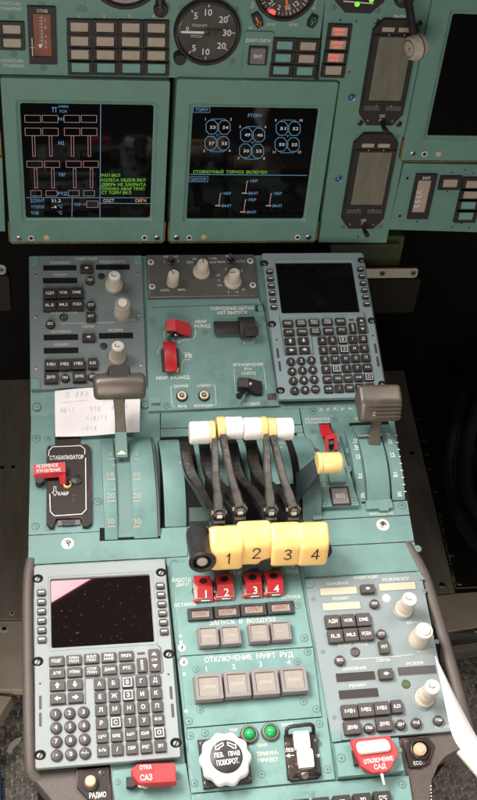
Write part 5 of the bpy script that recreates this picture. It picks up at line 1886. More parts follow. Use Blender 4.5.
for i, c in enumerate('РЕЗЕРВ'):
    b.text(c, 318.4 + i * .45, 464 + i * 3.2, 2.2, WHITED, 2.2, z=.0073, rot=1.45)
    if i < 5:
        b.text('УПРАВ'[i], 322.4 + i * .5, 472 + i * 3, 2.2, WHITED, 2.2, z=.0073, rot=1.45)
b.done('lettering')
for x, y in ((323.6, 502.4), (353.8, 500.8), (348.4, 469), (349, 450.4)):
    screw(t, x, y, 3.0, .007, 'teal')
screw(t, 316, 451.6, 3.6, .007, 'steel')

t = T('lever_quadrant', 'curved teal drum with white numbered scale strips under the boxy bronze flap handle', 'lever quadrant', LOW, 378, 475)
vt, vb = t.p(376, 424.6).y, t.p(376, 505).y
S3 = .020
pr, fn3 = arc_profile(vt, vb, S3)
prs, fns = arc_profile(vt, vb + .004, S3 - .0055)
XL = lambda x, y, z: t.p(x, y, z).x
b = B(t)
b.poly([(349, 423), (388, 420.6), (409.6, 500.4), (362, 503.4)], -.001, .0004, 0, MATTE)
b.done('slot_base')
b = B(t)
b.bar(prs, XL(357.0, 490, .008), XL(366.4, 490, .008), .0006, TEAL)
b.bar(prs, XL(392.6, 490, .008), XL(405.6, 490, .008), .0006, TEAL)
b.done('scale_strip')
b = B(t)
b.bar(pr, XL(368.2, 490, .013), XL(391.4, 490, .013), .001, TEAL)
b.poly([(366, 500), (391.4, 498.8), (393.4, 507.6), (389.2, 507.8), (388.8, 510.2), (380, 510.6), (379.4, 508.4), (367, 509)], -.001, .0045, .0006, TEAL)
b.done('drum')
b = B(t)
for s, x, y in (('0', 354.2, 440), ('5', 355.4, 447), ('15', 357, 456), ('25', 359, 475.5), ('40', 361.4, 494.6)):
    arc_text(b, s, x + 1.2, y, 3.6, fns, WHITEP, 4)
    arc_mark(b, x - 1.2, x + 3.6, y + 3, fns, WHITEP, .7)
for s, x, y in (('0', 387, 434.5), ('5', 389, 441), ('15', 391.6, 454.4), ('25', 394.4, 474), ('45', 398.4, 493.5)):
    arc_text(b, s, x + 1, y, 3.6, fns, WHITEP, 4)
    arc_mark(b, x - 1, x + 4, y + 3, fns, WHITEP, .7)
for i in range(9):
    arc_mark(b, 395 + i * 1.1, 397.6 + i * 1.1, 436 + i * 7, fns, WHITEP, .8)
b.done('scale_marks')
b = B(t)
for x, y in ((378, 444), (380, 452)):
    q = on_arc(x, y, fn3)
    b.lathe(q.x, q.y, [(.0012, q.z - .001), (.0011, q.z + .0004), (.0004, q.z + .0006)], TEALD, 8)
b.done('rivet')

t = T('flap_lever', 'boxy ridged bronze handle on a short stem at the right edge of the pedestal', 'lever', LOW, 374, 444, .013)
b = B(t)
zc = .040
q = t.p(379.6, 403.4, zc)
hw = (t.p(400.4, 403, zc).x - t.p(358.2, 403, zc).x) / 2
prof = roundpoly([(-.0150, -.015), (-.0175, -.009), (-.0045, .0105), (.0165, .0135), (.0200, .006), (.0165, -.014)], .0065, 5)
pc = ccw(prof)
f = lambda dd, x: [(q.x + x, q.y + a, q.z + c) for a, c in (inset(pc, dd) if dd else pc)]
bv = .0034
b.loops([f(bv * 1.6, -hw), f(bv * .8, -hw + bv * .25), f(bv * .25, -hw + bv * .8), f(0, -hw + bv * 1.8), f(0, hw - bv * 1.8), f(bv * .25, hw - bv * .8), f(bv * .8, hw - bv * .25), f(bv * 1.6, hw)], BRONZE, True, True)
hd = b.done('handle', angle=50)
b = B(t)
a0, a1 = Vector((0, -.0175, -.009)), Vector((0, -.0045, .0105))
ang = math.atan2(a1.z - a0.z, a1.y - a0.y)
b.M = Matrix.Translation(q + (a0 + a1) / 2) @ Matrix.Rotation(ang, 4, 'X')
for i in range(4):
    y = -.0082 + i * .0046
    b.prism(rr(-hw * .36 - i * .0024, y, hw * .93, y + .0025, .0011), -.001, .0012, .0008, BRONZE)
b.M = None
b.done('grip_ridge', hd)
b = B(t)
qd = t.p(374.2, 411.6, zc)
b.M = Matrix.Translation(q + a0 * .62 + a1 * .38 + Vector((qd.x - q.x, 0, 0))) @ Matrix.Rotation(ang, 4, 'X')
b.lathe(0, 0, [(.0024, -.001), (.0022, .0007), (.001, .001)], YELLOW, 14)
b.M = None
b.done('yellow_dot', hd)
b = B(t)
w = 10.4 * hw / 21
P = [t.p(377.8, 414, zc - .014), t.p(376.6, 424, .018), t.p(374.8, 435, .0095), t.p(374, 444.6, .0045)]
b.strip(P, [w * .86, w * .9, w * 1.0, w * 1.1], .006, BRONZE)
b.prism([tuple(t.p(x, y, .0052)[:2]) for x, y in ((368.6, 439.6), (378.8, 438.6), (380, 445), (369.4, 446.2))], .0, .0052, .0006, ALU)
b.done('stem')
b = B(t)
b.tube([t.p(357.6, 436, .006), t.p(381, 434.4, .006)], .0021, ALU)
b.done('cross_bar')

# ---- stabiliser switch
t = T('stabilizer_switch', 'black worn switch plate with a red guard flap, left edge of the lever section', 'guarded switch', LOW, 68, 486)
b = B(t)
b.poly([(54.4, 432.6), (79.2, 431.4), (80, 446), (55, 447)], 0, .003, .0006, BLACKG)
b.poly([(48, 445.4), (87, 443.6), (90.8, 447.4), (92, 523), (88, 526.6), (82.6, 526.4), (80.6, 517.6), (56.4, 518.6), (53, 527.8), (49.4, 527.4), (46.2, 523), (46.4, 449)], 0, .005, .001, BLACKG)
b.poly([(57, 518), (80, 517), (80.6, 524.6), (57.6, 526)], 0, .0022, .0006, STEELD)
b.poly([(61.6, 520.6), (74.6, 520), (75, 524.8), (62, 525.4)], .002, .0036, .0004, BLACK)
b.done('switch_plate')
b = B(t)
b.line([(48.6, 455.6), (48.8, 451), (52.4, 446.8), (80.6, 445.6), (84.6, 449), (84.8, 454)], .8, WHITEP, .0053)
b.line([(49.6, 494), (50.2, 511.4), (54.2, 515.8), (81.6, 514), (86, 509.4), (85.4, 458)], .8, WHITEP, .0053)
b.text('СТАБИЛИЗАТОР', 66.6, 457.4, 3.8, WHITEP, 34, z=.0053)
b.text('КАБР', 63.2, 493.6, 3.2, WHITEP, 10.5, z=.0053)
b.line([(53.6, 486.6), (55.8, 486.6), (55.8, 491.6), (57.4, 491.6), (54.8, 495.8), (52, 492), (53.6, 491.8)], .5, WHITEP, .0053, True)
b.done('lettering')
b = B(t)
b.lathe(*t.p(67.2, 484.6, .005)[:2], [(.0046, .005), (.0044, .0072), (.0032, .008), (.0028, .0064)], YELLOWP, 20, cap=False)
b.lathe(*t.p(67.2, 484.6, .005)[:2], [(.003, .0064), (.001, .006)], MATTE, 14)
b.tube([t.p(67.2, 484.4, .006), t.p(67.6, 478, .016)], [.0016, .0024], BLACK)
b.lathe(*t.p(76.4, 480, .005)[:2], [(.0062, .005), (.006, .0066), (.004, .0074)], BLACK, 20)
b.done('toggle')
b = B(t)
b.poly([(34.6, 474), (43.6, 473.4), (44.2, 481), (39.6, 483.4), (35.4, 482)], .002, .011, .001, BLACK)
b.done('hinge_block')
for_text = None
pr_ = []
b = B(t)
zt = .016
A_ = [t.p(32.8, 464.6, zt), t.p(64.8, 462, zt), t.p(65.6, 471.6, zt - .001), t.p(33.6, 474.4, zt - .001)]
C_ = [t.p(34, 479.2, zt - .006), t.p(65.4, 476.4, zt - .006)]
D_ = [A_[0] - Vector((0, 0, .007)), A_[1] - Vector((0, 0, .007))]
vs = [tuple(p) for p in A_ + C_ + D_]
b.add(vs, [(3, 2, 1, 0), (4, 5, 2, 3), (0, 1, 7, 6), (6, 3, 0), (6, 4, 3), (1, 2, 7), (2, 5, 7), (6, 7, 5, 4)], RED)
P = [t.p(58, 474.6, .012), t.p(65.4, 474.2, .012), t.p(66.4, 483.6, .008), t.p(60.6, 484.4, .008)]
b.add([tuple(p) for p in P] + [tuple(p - Vector((0, 0, .003))) for p in P], [(3, 2, 1, 0), (0, 1, 5, 4), (1, 2, 6, 5), (2, 3, 7, 6), (3, 0, 4, 7)], RED)
gd = b.done('switch_guard', angle=20)
b = B(t)
e = (A_[2] - A_[1])
b.text('РЕЗЕРВНОЕ', 47.2, 465.8, 3.2, WHITEP, 22, z=zt + .0002, rot=.03)
b.text('УПРАВЛЕНИЕ', 48.2, 470.4, 3.2, WHITEP, 25, z=zt + .0002, rot=.03)
b.done('lettering', gd)

# ================================================================== engine start panel
t = T('engine_start_panel', 'teal panel with four red numbered guards and eight square grey buttons below the yellow knobs', 'control panel', LOW, 244, 650)
b = B(t)
b.poly([(171.4, 562.4), (296.6, 555.4), (313, 646.6), (180, 655.8)], -.001, .002, .0006, TEAL)
b.poly([(180.2, 656.6), (313.2, 647.4), (321.6, 716.6), (186.6, 727.6)], -.001, .002, .0006, TEAL)
b.done('faceplate')
for x, y, r in ((297.8, 605.4, 3), (304.4, 638.2, 3.4), (307.6, 651.8, 3.2), (195.8, 669.6, 2.8), (297.6, 661.8, 3), (200.2, 710, 3.2), (303.6, 701.4, 3.2), (316.6, 709, 3.2), (188.8, 721.4, 3.4), (300.2, 646, .1)):
    if r > 1:
        screw(t, x, y, r, .002, 'teal')
for x, y in ((181.8, 647.6), (183.8, 662.2)):
    screw(t, x, y, 4.0, .002, 'washer')
b = B(t)
L_ = lambda s, x, y, h, w=None, m=WHITED: b.text(s, x, y, h, m, w, z=.0023)
L_('РАБОТА', 181.6, 580, 4, 19); L_('ДВИГАТ', 182.6, 584.6, 3, 13.6); L_('ОСТАНОВ', 185.2, 604.6, 3.4, 22)
L_('СТОП-КРАН', 236, 573.2, 3.4, 38); L_('ПО ВОЗД', 288.6, 571.6, 3.2, 20, WHITED); L_('ОСТАНОВ', 291, 597, 3, 19, WHITED)
L_('ЗАПУСК  В  ВОЗДУХЕ', 243, 621.2, 4.2, 67); L_('ОТКЛЮЧЕНИЕ  МУФТ  РУД', 249, 657, 5, 89)
for i, (x, y) in enumerate(((206.4, 669), (233.8, 666.4), (260.6, 664.2), (288.6, 662.2))):
    L_(str(i + 1), x, y, 5)
for x, y in ((180.4, 636), (180.8, 642), (184.2, 674), (186, 711.2), (292.6, 565.8)):
    b.disc(x, y, 1.6, CREAM if y > 640 else SENSOR, .0023, 12)
b.disc(230.6, 716.2, 4.0, TEALD, .0023)
b.done('lettering')
GD = [((193.4, 576.8, 209.8, 588.2), (197, 587, 212.6, 601.6)), ((215, 575, 231.6, 586), (217.2, 585, 233.4, 599.8)), ((242.4, 573.4, 259.8, 584), (246, 583.6, 262, 597)), ((263.6, 572, 280.8, 582.6), (267.4, 582, 283.2, 595.6))]
for i, (tp, fr) in enumerate(GD):
    xm = (tp[0] + tp[2]) / 2
    q0, q1 = t.p(tp[0], tp[1], .014), t.p(tp[2], tp[1] - .4, .014)
    xf0, xf1 = t.p(fr[0], fr[1], .016), t.p(fr[2], fr[1] - .4, .016)
    xb0, xb1 = t.p(fr[0] + .4, fr[3], .005), t.p(fr[2] + .2, fr[3] - .6, .005)
    b = B(t)
    q = t.p(xm + 1.5, fr[3] - 4, .002)
    b.prism(rr(q.x - .0105, q.y - .004, q.x + .0095, q.y + .020, .002), .001, .0075, .001, STEEL)
    b.done('switch_base')
    b = B(t)
    # flap: top face and front face as a folded plate of 2 mm
    T0, T1, F0, F1, B0, B1 = q0, q1, xf0, xf1, xb0, xb1
    dn_ = Vector((0, .0022, -.0022))
    vs = [T0, T1, F0, F1, B0, B1]
    vs2 = [p + dn_ for p in vs]
    b.add([tuple(p) for p in vs + vs2], [(0, 2, 3, 1), (2, 4, 5, 3), (0, 1, 7, 6), (4, 10, 11, 5), (0, 6, 8, 2), (2, 8, 10, 4), (1, 3, 9, 7), (3, 5, 11, 9), (6, 7, 9, 8), (8, 9, 11, 10)], RED)
    # left cheek
    pk = [F0, B0, Vector((B0.x, B0.y + .002, .002)), Vector((T0.x + .001, (T0.y + F0.y) / 2, .004)), Vector((T0.x + .0006, T0.y, T0.z - .002))]
    g = b.done('switch_guard', angle=20)
    b = B(t)
    hc = T0 * .28 + T1 * .28 + F0 * .22 + F1 * .22
    nz = (F1 - F0).cross(T0 - F0).normalized()
    b.M = Matrix.Translation(hc + nz * .0004) @ nz.to_track_quat('Z', 'X').to_matrix().to_4x4()
    b.add([(.0042 * math.cos(2 * PI * a / 20) * .8, .0042 * math.sin(2 * PI * a / 20), 0) for a in range(20)], [tuple(range(20))], MATTE)
    nz = (B1 - B0).cross(F0 - B0).normalized()
    yv = ((F0 + F1) / 2 - (B0 + B1) / 2).normalized()
    xv = yv.cross(nz)
    o_ = (F0 + F1 + B0 + B1) / 4 + nz * .0004 + xv * .001
    b.M = Matrix(((xv.x, yv.x, nz.x, o_.x), (xv.y, yv.y, nz.y, o_.y), (xv.z, yv.z, nz.z, o_.z), (0, 0, 0, 1)))
    b.text(str(i + 1), 0, 0, .0082, WHITEP, None, z=0, loc=True)
    b.add([(-.0045, -.006, 0), (-.0052, -.0075, 0), (.004, -.0075, 0), (.004, -.0066, 0)], [(0, 1, 2, 3)], WHITED)
    b.M = None
    b.done('number', g)
    b = B(t)
    q = t.p(fr[0] - 1.4, fr[1] + 4, .006)
    b.lathe(q.x, q.y, [(.0042, .002), (.0042, .006), (.003, .0072), (.001, .0074)], STEEL, 16)
    q = t.p(fr[0] - 1, fr[3] - 2.4, .006)
    b.lathe(q.x, q.y, [(.0028, .002), (.0028, .006), (.0014, .0068)], RED, 14)
    b.done('hinge_pin')
LP = [(187.6, 607.6, 213, 619.6), (214.4, 605.4, 240, 617.4), (240.8, 603, 266.4, 615.2), (267.6, 601, 293.8, 613.4)]
b = B(t)
b.poly([(187.4, 608.4), (293.4, 600.4), (294.2, 613.2), (188, 620.4)], .0018, .0032, .0005, MATTE)
b.done('lamp_row_base')
for x0, y0, x1, y1 in LP:
    b = B(t)
    a, c, d, e = t.R(x0, y0, x1, y1, .006)
    a2, c2, d2, e2 = t.R(x0 + 4, y0 + 2.6, x1 - 3.6, y1 - 2.6, .006)
    b.ring(rr(a, c, d, e, .0006, 2), rr(a2, c2, d2, e2, .0004, 2), .002, .006, .003, .0006, BLACK)
    b.done('lamp_frame')
    b = B(t)
    b.prism([(a2, c2), (d2, c2), (d2, e2), (a2, e2)], .002, .0045, 0, LENSW)
    b.text('ЗАКРЫТ', (x0 + x1) / 2, (y0 + y1) / 2, 4.2, E_REDT, 14.6, z=.0048)
    b.done('lens')


def square_button(x0, y0, x1, y1, legend, ht, fr, mat=GREYB):
    """frame with a recessed lit face; pixels of the top rim"""
    b = B(t)
    a, c, d, e = t.R(x0, y0, x1, y1, ht)
    b.ring(rr(a, c, d, e, .001, 2), rr(a + fr, c + fr, d - fr, e - fr, .0006, 2), .001, ht, ht - .002, .0007, mat)
    b.prism(rr(a - .0008, c - .0008, d + .0008, e + .0008, .001, 2), .0015, .0028, .0004, BRONZE)
    o = b.done('square_button')
    b = B(t)
    b.prism(rr(a + fr, c + fr, d - fr, e - fr, .0006, 2), ht - .004, ht - .0014, .0004, LENSW)
    b.text(legend, (x0 + x1) / 2, (y0 + y1) / 2 + .5, (y1 - y0) * .11, LEGEND, (x1 - x0) * .46, z=ht - .0011)
    b.done('button_face', o)


for q in ((198.6, 626.2, 218.6, 645.4), (220.8, 625.2, 240.8, 644), (249.2, 622.6, 269.4, 641.4), (271.4, 620.8, 291, 639.8)):
    square_button(*q, 'ЗАПУСК', .011, .0018)
for q in ((195.2, 673.4, 222.8, 699.4), (224.4, 670.4, 250.4, 696.4), (252.4, 668.6, 279, 694.6), (281.2, 666.2, 307.4, 691.6)):
    square_button(*q, 'ОТКЛ', .013, .0034)

# ================================================================== steering knob panel
t = T('steering_knob_panel', 'teal panel with a big white scalloped knob, two green lamps and white rockers', 'control panel', LOW, 258, 755)
b = B(t)
b.poly([(186.8, 728.6), (321.8, 717.6), (327, 716.8), (335.4, 779.2), (191.8, 793)], -.001, .002, .0006, TEAL)
b.done('faceplate')
b = B(t)
L_ = lambda s, x, y, h, w=None, m=CREAM: b.text(s, x, y, h, m, w, z=.0023)
L_('РАЗГ', 234, 730, 2.8, 8); L_('ТРИММ-', 267.6, 753.4, 3.8, 22); L_('ЭФФЕКТ', 268, 760, 3.8, 21); L_('ТЕМП', 262, 745.4, 2.6, 10); L_('ЗАКР', 287, 724.6, 3.2, 12, WHITED)
b.done('lettering')
for x, y in ((190.4, 736), (194.6, 783.4), (261.6, 774.2), (319.6, 724), (327.6, 769.6), (205, 733)):
    screw(t, x, y, 3.2, .002, 'teal')
b = B(t)
b.poly([(197.6, 739.6), (246.4, 735.8), (252.4, 782.2), (203.6, 788.6)], .001, .006, .001, BLACK)
b.done('knob_base')
for x, y in ((202, 743.4), (206.4, 783), (248.6, 778.8)):
    screw(t, x, y, 2.6, .006, 'dark')
q = t.p(225.6, 765, .006)
ht = .024
qt = t.p(226.4, 756.4, ht)
k = (t.p(226 + 26.2, 756, ht).x - t.p(226 - 26.2, 756, ht).x) / 2
b = B(t)
sc10 = lambda a, z: 1 + (.045 * math.cos(10 * a + .4) if z > .0081 and z < ht - .0005 else 0)
b.lathe(qt.x, qt.y, [(k * .86, .006), (k * .88, .008), (k * .95, .0082), (k * .97, .010), (k * .98, .016), (k * .95, ht - .004), (k * .86, ht - .0018), (k * .70, ht - .0006), (k * .64, ht - .0006)], WHITE, 120, flute=sc10)
kb = b.done('steering_knob', angle=55)
b = B(t)
b.lathe(qt.x, qt.y, [(k * .63, ht - .0008), (k * .62, ht + .0006), (k * .60, ht + .0009), (k * .2, ht + .0009)], BLACK, 48)
zz = ht + .0012
b.text('ЛЕВ.', qt.x - k * .29, qt.y + k * .06, k * .17, WHITEP, k * .38, z=zz, loc=True, rot=.05)
b.text('ПРАВ', qt.x + k * .30, qt.y + k * .08, k * .17, WHITEP, k * .44, z=zz, loc=True, rot=.05)
b.text('ПОВОРОТ.', qt.x + k * .03, qt.y - k * .22, k * .19, WHITEP, k * .86, z=zz, loc=True, rot=.05)
for s in (1, -1):
    A0 = [(qt.x + s * k * r * math.sin(a), qt.y + k * r * math.cos(a)) for r, a in ((.53, .18), (.53, .75), (.57, .75), (.48, .98), (.38, .72), (.42, .72), (.42, .2))]
    b.lline(A0, k * .035, WHITEP, zz, True)
b.done('knob_cap', kb)
b = B(t)
b.text('–', qt.x, qt.y + k * .80, k * .1, STEELD, k * .1, z=ht - .0002, loc=True, rot=1.57)
b.done('index_mark', kb)
for x, y in ((249.2, 734.4), (270.4, 731.9)):
    b = B(t)
    q = t.p(x, y, .004)
    k = t.sc(x, y)
    b.lathe(q.x, q.y, [(9.4 * k, .001), (9.2 * k, .004), (8 * k, .006), (6.6 * k, .0062), (6 * k, .004)], BRONZE, 36, cap=False)
    o = b.done('indicator_lamp')
    b = B(t)
    b.lathe(q.x, q.y, [(6.2 * k, .003), (5.8 * k, .006), (4.4 * k, .0085), (2.4 * k, .0098), (.5 * k, .0102)], GREENL, 32)
    b.done('jewel', o)
b = B(t)
b.poly([(284.4, 734), (315.6, 731.2), (322, 774.6), (319, 777.6), (291.6, 780.8), (288, 778.4)], .001, .007, .002, BLACKG)
b.done('rocker_base')
for x, y in ((287.8, 744), (290.6, 767), (317, 740.4), (315.4, 756)):
    screw(t, x, y, 2.6, .007, 'dark')
b = B(t)
b.tube(smooth([t.p(286.8, 736, .006), t.p(286.6, 731, .014), t.p(289.4, 727, .017), t.p(300, 725.6, .018), t.p(310, 724.4, .017), t.p(313.2, 727.2, .014), t.p(313.6, 733.4, .006)], 5), .0019, BLACK)
b.done('guard_wire')
b = B(t)
b.tube(smooth([t.p(294, 777.4, .006), t.p(298, 772.6, .014), t.p(308, 770.4, .014), t.p(318, 772.6, .010), t.p(320, 775, .006)], 4), .0012, BLACK)
b.done('guard_wire')
for (x0, y0, x1, y1) in ((294.6, 730.6, 309.8, 748), (298.6, 748.6, 313.6, 767)):
    b = B(t)
    a, c, d, e = t.R(x0, y0, x1, y1, .014)
    P = [(c, .006), (c, .0125), (c + .003, .0145), (e - .003, .0155), (e, .0135), (e, .006)]
    b.bar(P, a, d, .0008, WHITE)
    b.done('rocker')
b = B(t)
b.text('ЛЕВ', 289.4, 750, 3.4, WHITEP, 8.5, z=.0073); b.text('←', 290, 755.4, 4, WHITEP, 9, z=.0073); b.text('ПР', 317.2, 756, 3.4, WHITEP, 5, z=.0073)
b.done('lettering', None)
b = B(t)
q = t.p(305, 775, .007)
b.lathe(q.x, q.y, [(.004, .006), (.0038, .0085), (.002, .0095)], BRONZE, 14)
b.done('stud')

# ================================================================== bottom row
t = T('guarded_switch_panel', 'small teal plate with a bright red pointed guard at the lower left', 'guarded switch', LOW, 150, 780)
b = B(t)
b.poly([(112.6, 770.2), (186, 763.4), (191.4, 800.4), (116, 806)], -.002, .0006, .0005, TEAL)
b.done('faceplate')
b = B(t)
b.poly([(126.4, 776.8), (136.6, 776.2), (138.2, 783.8), (133, 787.2), (126.4, 786.4)], .0005, .010, .001, BLACK)
b.done('switch_base')
b = B(t)
zt = .020
Ptop = [t.p(*q, zt) for q in ((131.2, 769.2), (137.4, 763.8), (175, 762.6), (176.6, 781.8), (140.4, 783.6), (137.6, 782), (132.6, 775.6))]
b.prism([tuple(p[:2]) for p in Ptop], .006, zt, .0012, REDF)
g = b.done('switch_guard')
b = B(t)
b.text('ОТКА', 145.6, 767.2, 4.2, WHITEP, 12, z=zt + .0003); b.text('САЗ', 146.2, 777.4, 5.6, WHITEP, 12, z=zt + .0003)
b.line([(152.8, 763.4), (153.4, 783)], .5, RED, zt + .0003)
b.done('lettering', g)
for x, y in ((117.6, 782), (178.6, 776.4)):
    screw(t, x, y, 2.6, .0006, 'teal')
b = B(t)
b.tube([t.p(146, 786, .003), t.p(140, 784.6, .012)], .0024, CREAM)
b.done('toggle')

t = T('radio_button_plate', 'small black cornered plate with a peach push button, bottom left corner on the leather trim', 'push button', LOW, 92, 784)
b = B(t)
b.poly([(76.4, 770), (108.6, 767), (111.4, 801.4), (90, 801.6), (77, 787.6)], -.006, .001, .0006, BLACKG)
b.text('РАДИО', 97.6, 795, 5, WHITEP, 17, z=.0013)
b.done('plate')
b = B(t)
q = t.p(90.4, 781.4, .006)
k = t.sc(90, 781)
b.lathe(q.x, q.y, [(8 * k, .0005), (7.8 * k, .004), (6.8 * k, .0052), (6.2 * k, .0048), (6 * k, .003)], BRONZE, 30, cap=False)
b.lathe(q.x, q.y, [(5.8 * k, .003), (5.6 * k, .008), (4.8 * k, .0092), (1 * k, .0094)], SENSOR, 30)
b.done('button')
screw(t, 101.6, 772.6, 3.2, .001, 'dark')

t = T('guarded_switch_panel', 'raised teal box with a red bib shaped guard over a white insert, lower right', 'guarded switch', LOW, 366, 762)
b = B(t)
b.poly([(334.4, 743.2), (398.6, 737.4), (404.4, 770.6), (338.6, 777.2)], -.001, .009, .001, TEAL)
b.done('box')
screw(t, 341.4, 758.2, 3.6, .009, 'teal')
screw(t, 399.2, 750, 2.6, .009, 'teal')
b = B(t)
b.poly([(352.4, 750), (358, 749), (360, 764), (355, 765)], .008, .014, .001, BLACK)
b.done('switch_base')
zt = .020
b = B(t)
Pq = [t.p(*q, zt) for q in ((351.4, 739.6), (388.6, 735.2), (390.4, 736.6), (398.6, 751.4), (397.6, 756), (390.6, 769.4), (386, 772), (372.6, 773), (361.6, 766.4), (355.4, 751.6), (351, 741.4))]
b.prism([tuple(p[:2]) for p in Pq], .014, zt, .001, REDF)
g = b.done('switch_guard')
b = B(t)
zi = zt + .005
pts = roundpoly([tuple(t.p(*q, zi)[:2]) for q in ((356, 741.6), (387.4, 738), (393, 749.8), (360, 753.8))], .0045, 4)
b.prism(pts, zt - .001, zi, .0018, WHITE)
b.done('insert', g)
b = B(t)
b.text('ОТКЛЮЧЕНИЕ', 378.6, 760, 4.2, WHITEP, 30, z=zt + .0003, rot=.05); b.text('САД', 380, 766.4, 4.6, WHITEP, 12, z=zt + .0003, rot=.05)
b.done('lettering', g)
b = B(t)
b.tube([t.p(381.6, 772.4, .016), t.p(382.6, 777, .017), t.p(384.4, 784.6, .015)], [.0018, .0014, .001], CREAM)
b.done('locking_pin')

t = T('push_button_plate', 'small black plate with a round peach button on the leather, lower right', 'push button', LOW, 419, 750)
b = B(t)
b.poly([(402.6, 738.4), (427, 735.6), (434.6, 745), (429, 762.6), (420, 767.4), (409.6, 767.4)], -.004, .0015, .0006, BLACKG)
b.text('ЕСО', 418, 763, 3.6, WHITED, 8.4, z=.0018)
b.done('plate')
b = B(t)
q = t.p(420, 749.6, .004)
k = t.sc(420, 750)
b.lathe(q.x, q.y, [(9.6 * k, .001), (9.4 * k, .005), (8.4 * k, .0056), (7.8 * k, .002)], BLACK, 32, cap=False)
b.lathe(q.x, q.y, [(6.6 * k, .0015), (6.4 * k, .006), (5.4 * k, .0072), (4.4 * k, .0068), (4 * k, .0078), (1 * k, .008)], SENSOR, 30)
b.done('button')
screw(t, 407.6, 741.4, 2.4, .0015, 'dark')

t = T('key_strip', 'row of black lettered keys cut by the bottom edge, right of the white knob', 'keypad', LOW, 355, 800)
b = B(t)
b.poly([(196, 794), (309, 783.8), (398, 776), (409, 776), (416, 822), (200, 830)], -.001, .0012, .0005, TEAL)
b.done('faceplate')
screw(t, 402.6, 784.8, 3.2, .0012, 'teal')
screw(t, 312, 794, 2.6, .0012, 'teal')
b = B(t)
b.line([(309.6, 805), (304, 793.5), (308, 791.6), (316, 791)], .5, TEALD, .0015)
b.done('etched_border')
for (x0, y0, x1, s) in ((293.6, 798.6, 310.6, 'ОБ'), (313.6, 796.8, 330.4, 'АВ'), (333.8, 794.8, 351.6, 'ПР'), (354.2, 792.8, 372, 'ЗП'), (374.4, 790.6, 391.8, 'СЭС')):
    b = B(t)
    b.box(x0, y0, x1, y0 + 17.6, .001, .008, .001, .0008, KEYD)
    b.text(s, (x0 + x1) / 2, y0 + 7, 4, WHITEP, 8 if len(s) == 3 else 5.5, z=.0083)
    b.done('key')

# ================================================================== leather surround
t = T('leather_surround', 'brown grey leather padding wrapped round the near end of the pedestal', 'padding', LOW, 240, 800)
k1 = t.sc(30, 650)


def pad(pts, r, flat=.8):
    b = B(t)
    b.tube(smooth(pts, 6), r, LEATHER, 16, True, flat)
    return b.done('pad')


pad([t.p(31.6, 560, -.004), t.p(29.4, 572, -.003), t.p(28, 600, -.003), t.p(28.4, 660, -.003), t.p(29.2, 720, -.003), t.p(30.6, 762, -.004), t.p(34, 775, -.006), t.p(48, 783, -.010)], [.0035, .0052, .0058, .006, .006, .0062, .0068, .006] and .0060)
pad([t.p(407, 543.6, -.004), t.p(421, 568, -.003), t.p(427.6, 584, -.003), t.p(440, 625, -.003), t.p(450, 660, -.003), t.p(461, 700, -.004), t.p(476, 752, -.004)], .0062)
b = B(t)
b.poly([(30, 764), (36, 769.6), (184, 758), (194, 815), (60, 830), (50, 800), (34, 781)], -.030, -.0035, .003, LEATHER)
b.done('padded_apron')
b = B(t)
out = [(396, 735), (452.6, 730.6), (468, 728), (478, 752), (458, 750.6), (446, 757), (438.6, 766), (433, 780), (430.6, 800), (432, 830), (404, 830), (410, 800), (404.6, 770)]
b.poly(out, -.05, -.002, .002, LEATHER)
b.done('padded_apron')
b = B(t)
for i in range(7):
    b.disc(431 + .1 * i, 786 + i * 3.4, .8, WHITED, -.0018, 8)
b.done('stitching')
# dark skirt of the near end that closes the pedestal below the leather
b = B(t)
b.poly([(36, 776), (60, 800), (70, 840), (428, 840), (428, 796), (434, 778), (446, 762), (440, 640), (405, 560), (60, 570), (36, 600)], -.58, -.036, 0, MATTE)
b.done('skirt')

# ================================================================== paper
t = T('paper_note', 'white handwritten note tucked under the bronze handled lever', 'paper', LOW, 95, 412, .004)
b = B(t)
crn = [(54.6, 391, .012), (97, 386.6, .013), (140.4, 384.6, .012), (139.4, 432.6, .004), (96, 434.6, .003), (55.2, 436.6, .004)]
P = [t.p(*q) for q in crn]
nx, ny = 8, 6
vs, fs = [], []
for j in range(ny + 1):
    for i in range(nx + 1):
        u, v = i / nx, j / ny
        top_ = P[0] * (1 - u) + P[2] * u
        bot_ = P[5] * (1 - u) + P[3] * u
        q = top_ * (1 - v) + bot_ * v
        q.z += .0016 * math.sin(u * 5 + v * 3) + .001 * math.sin(v * 6)
        vs.append(q)
n_ = len(vs)
vs2 = [q + Vector((0, 0, -.0002)) for q in vs]
for j in range(ny):
    for i in range(nx):
        a = j * (nx + 1) + i
        fs.append((a + nx + 1, a + nx + 2, a + 1, a))
        fs.append((n_ + a, n_ + a + 1, n_ + a + nx + 2, n_ + a + nx + 1))
b.add([tuple(q) for q in vs + vs2], fs, PAPER)
b.done('sheet')
b = B(t)


def on_note(u, v):
    top_ = P[0] * (1 - u) + P[2] * u
    bot_ = P[5] * (1 - u) + P[3] * u
    q = top_ * (1 - v) + bot_ * v
    q.z += .0016 * math.sin(u * 5 + v * 3) + .001 * math.sin(v * 6) + .0005
    return q


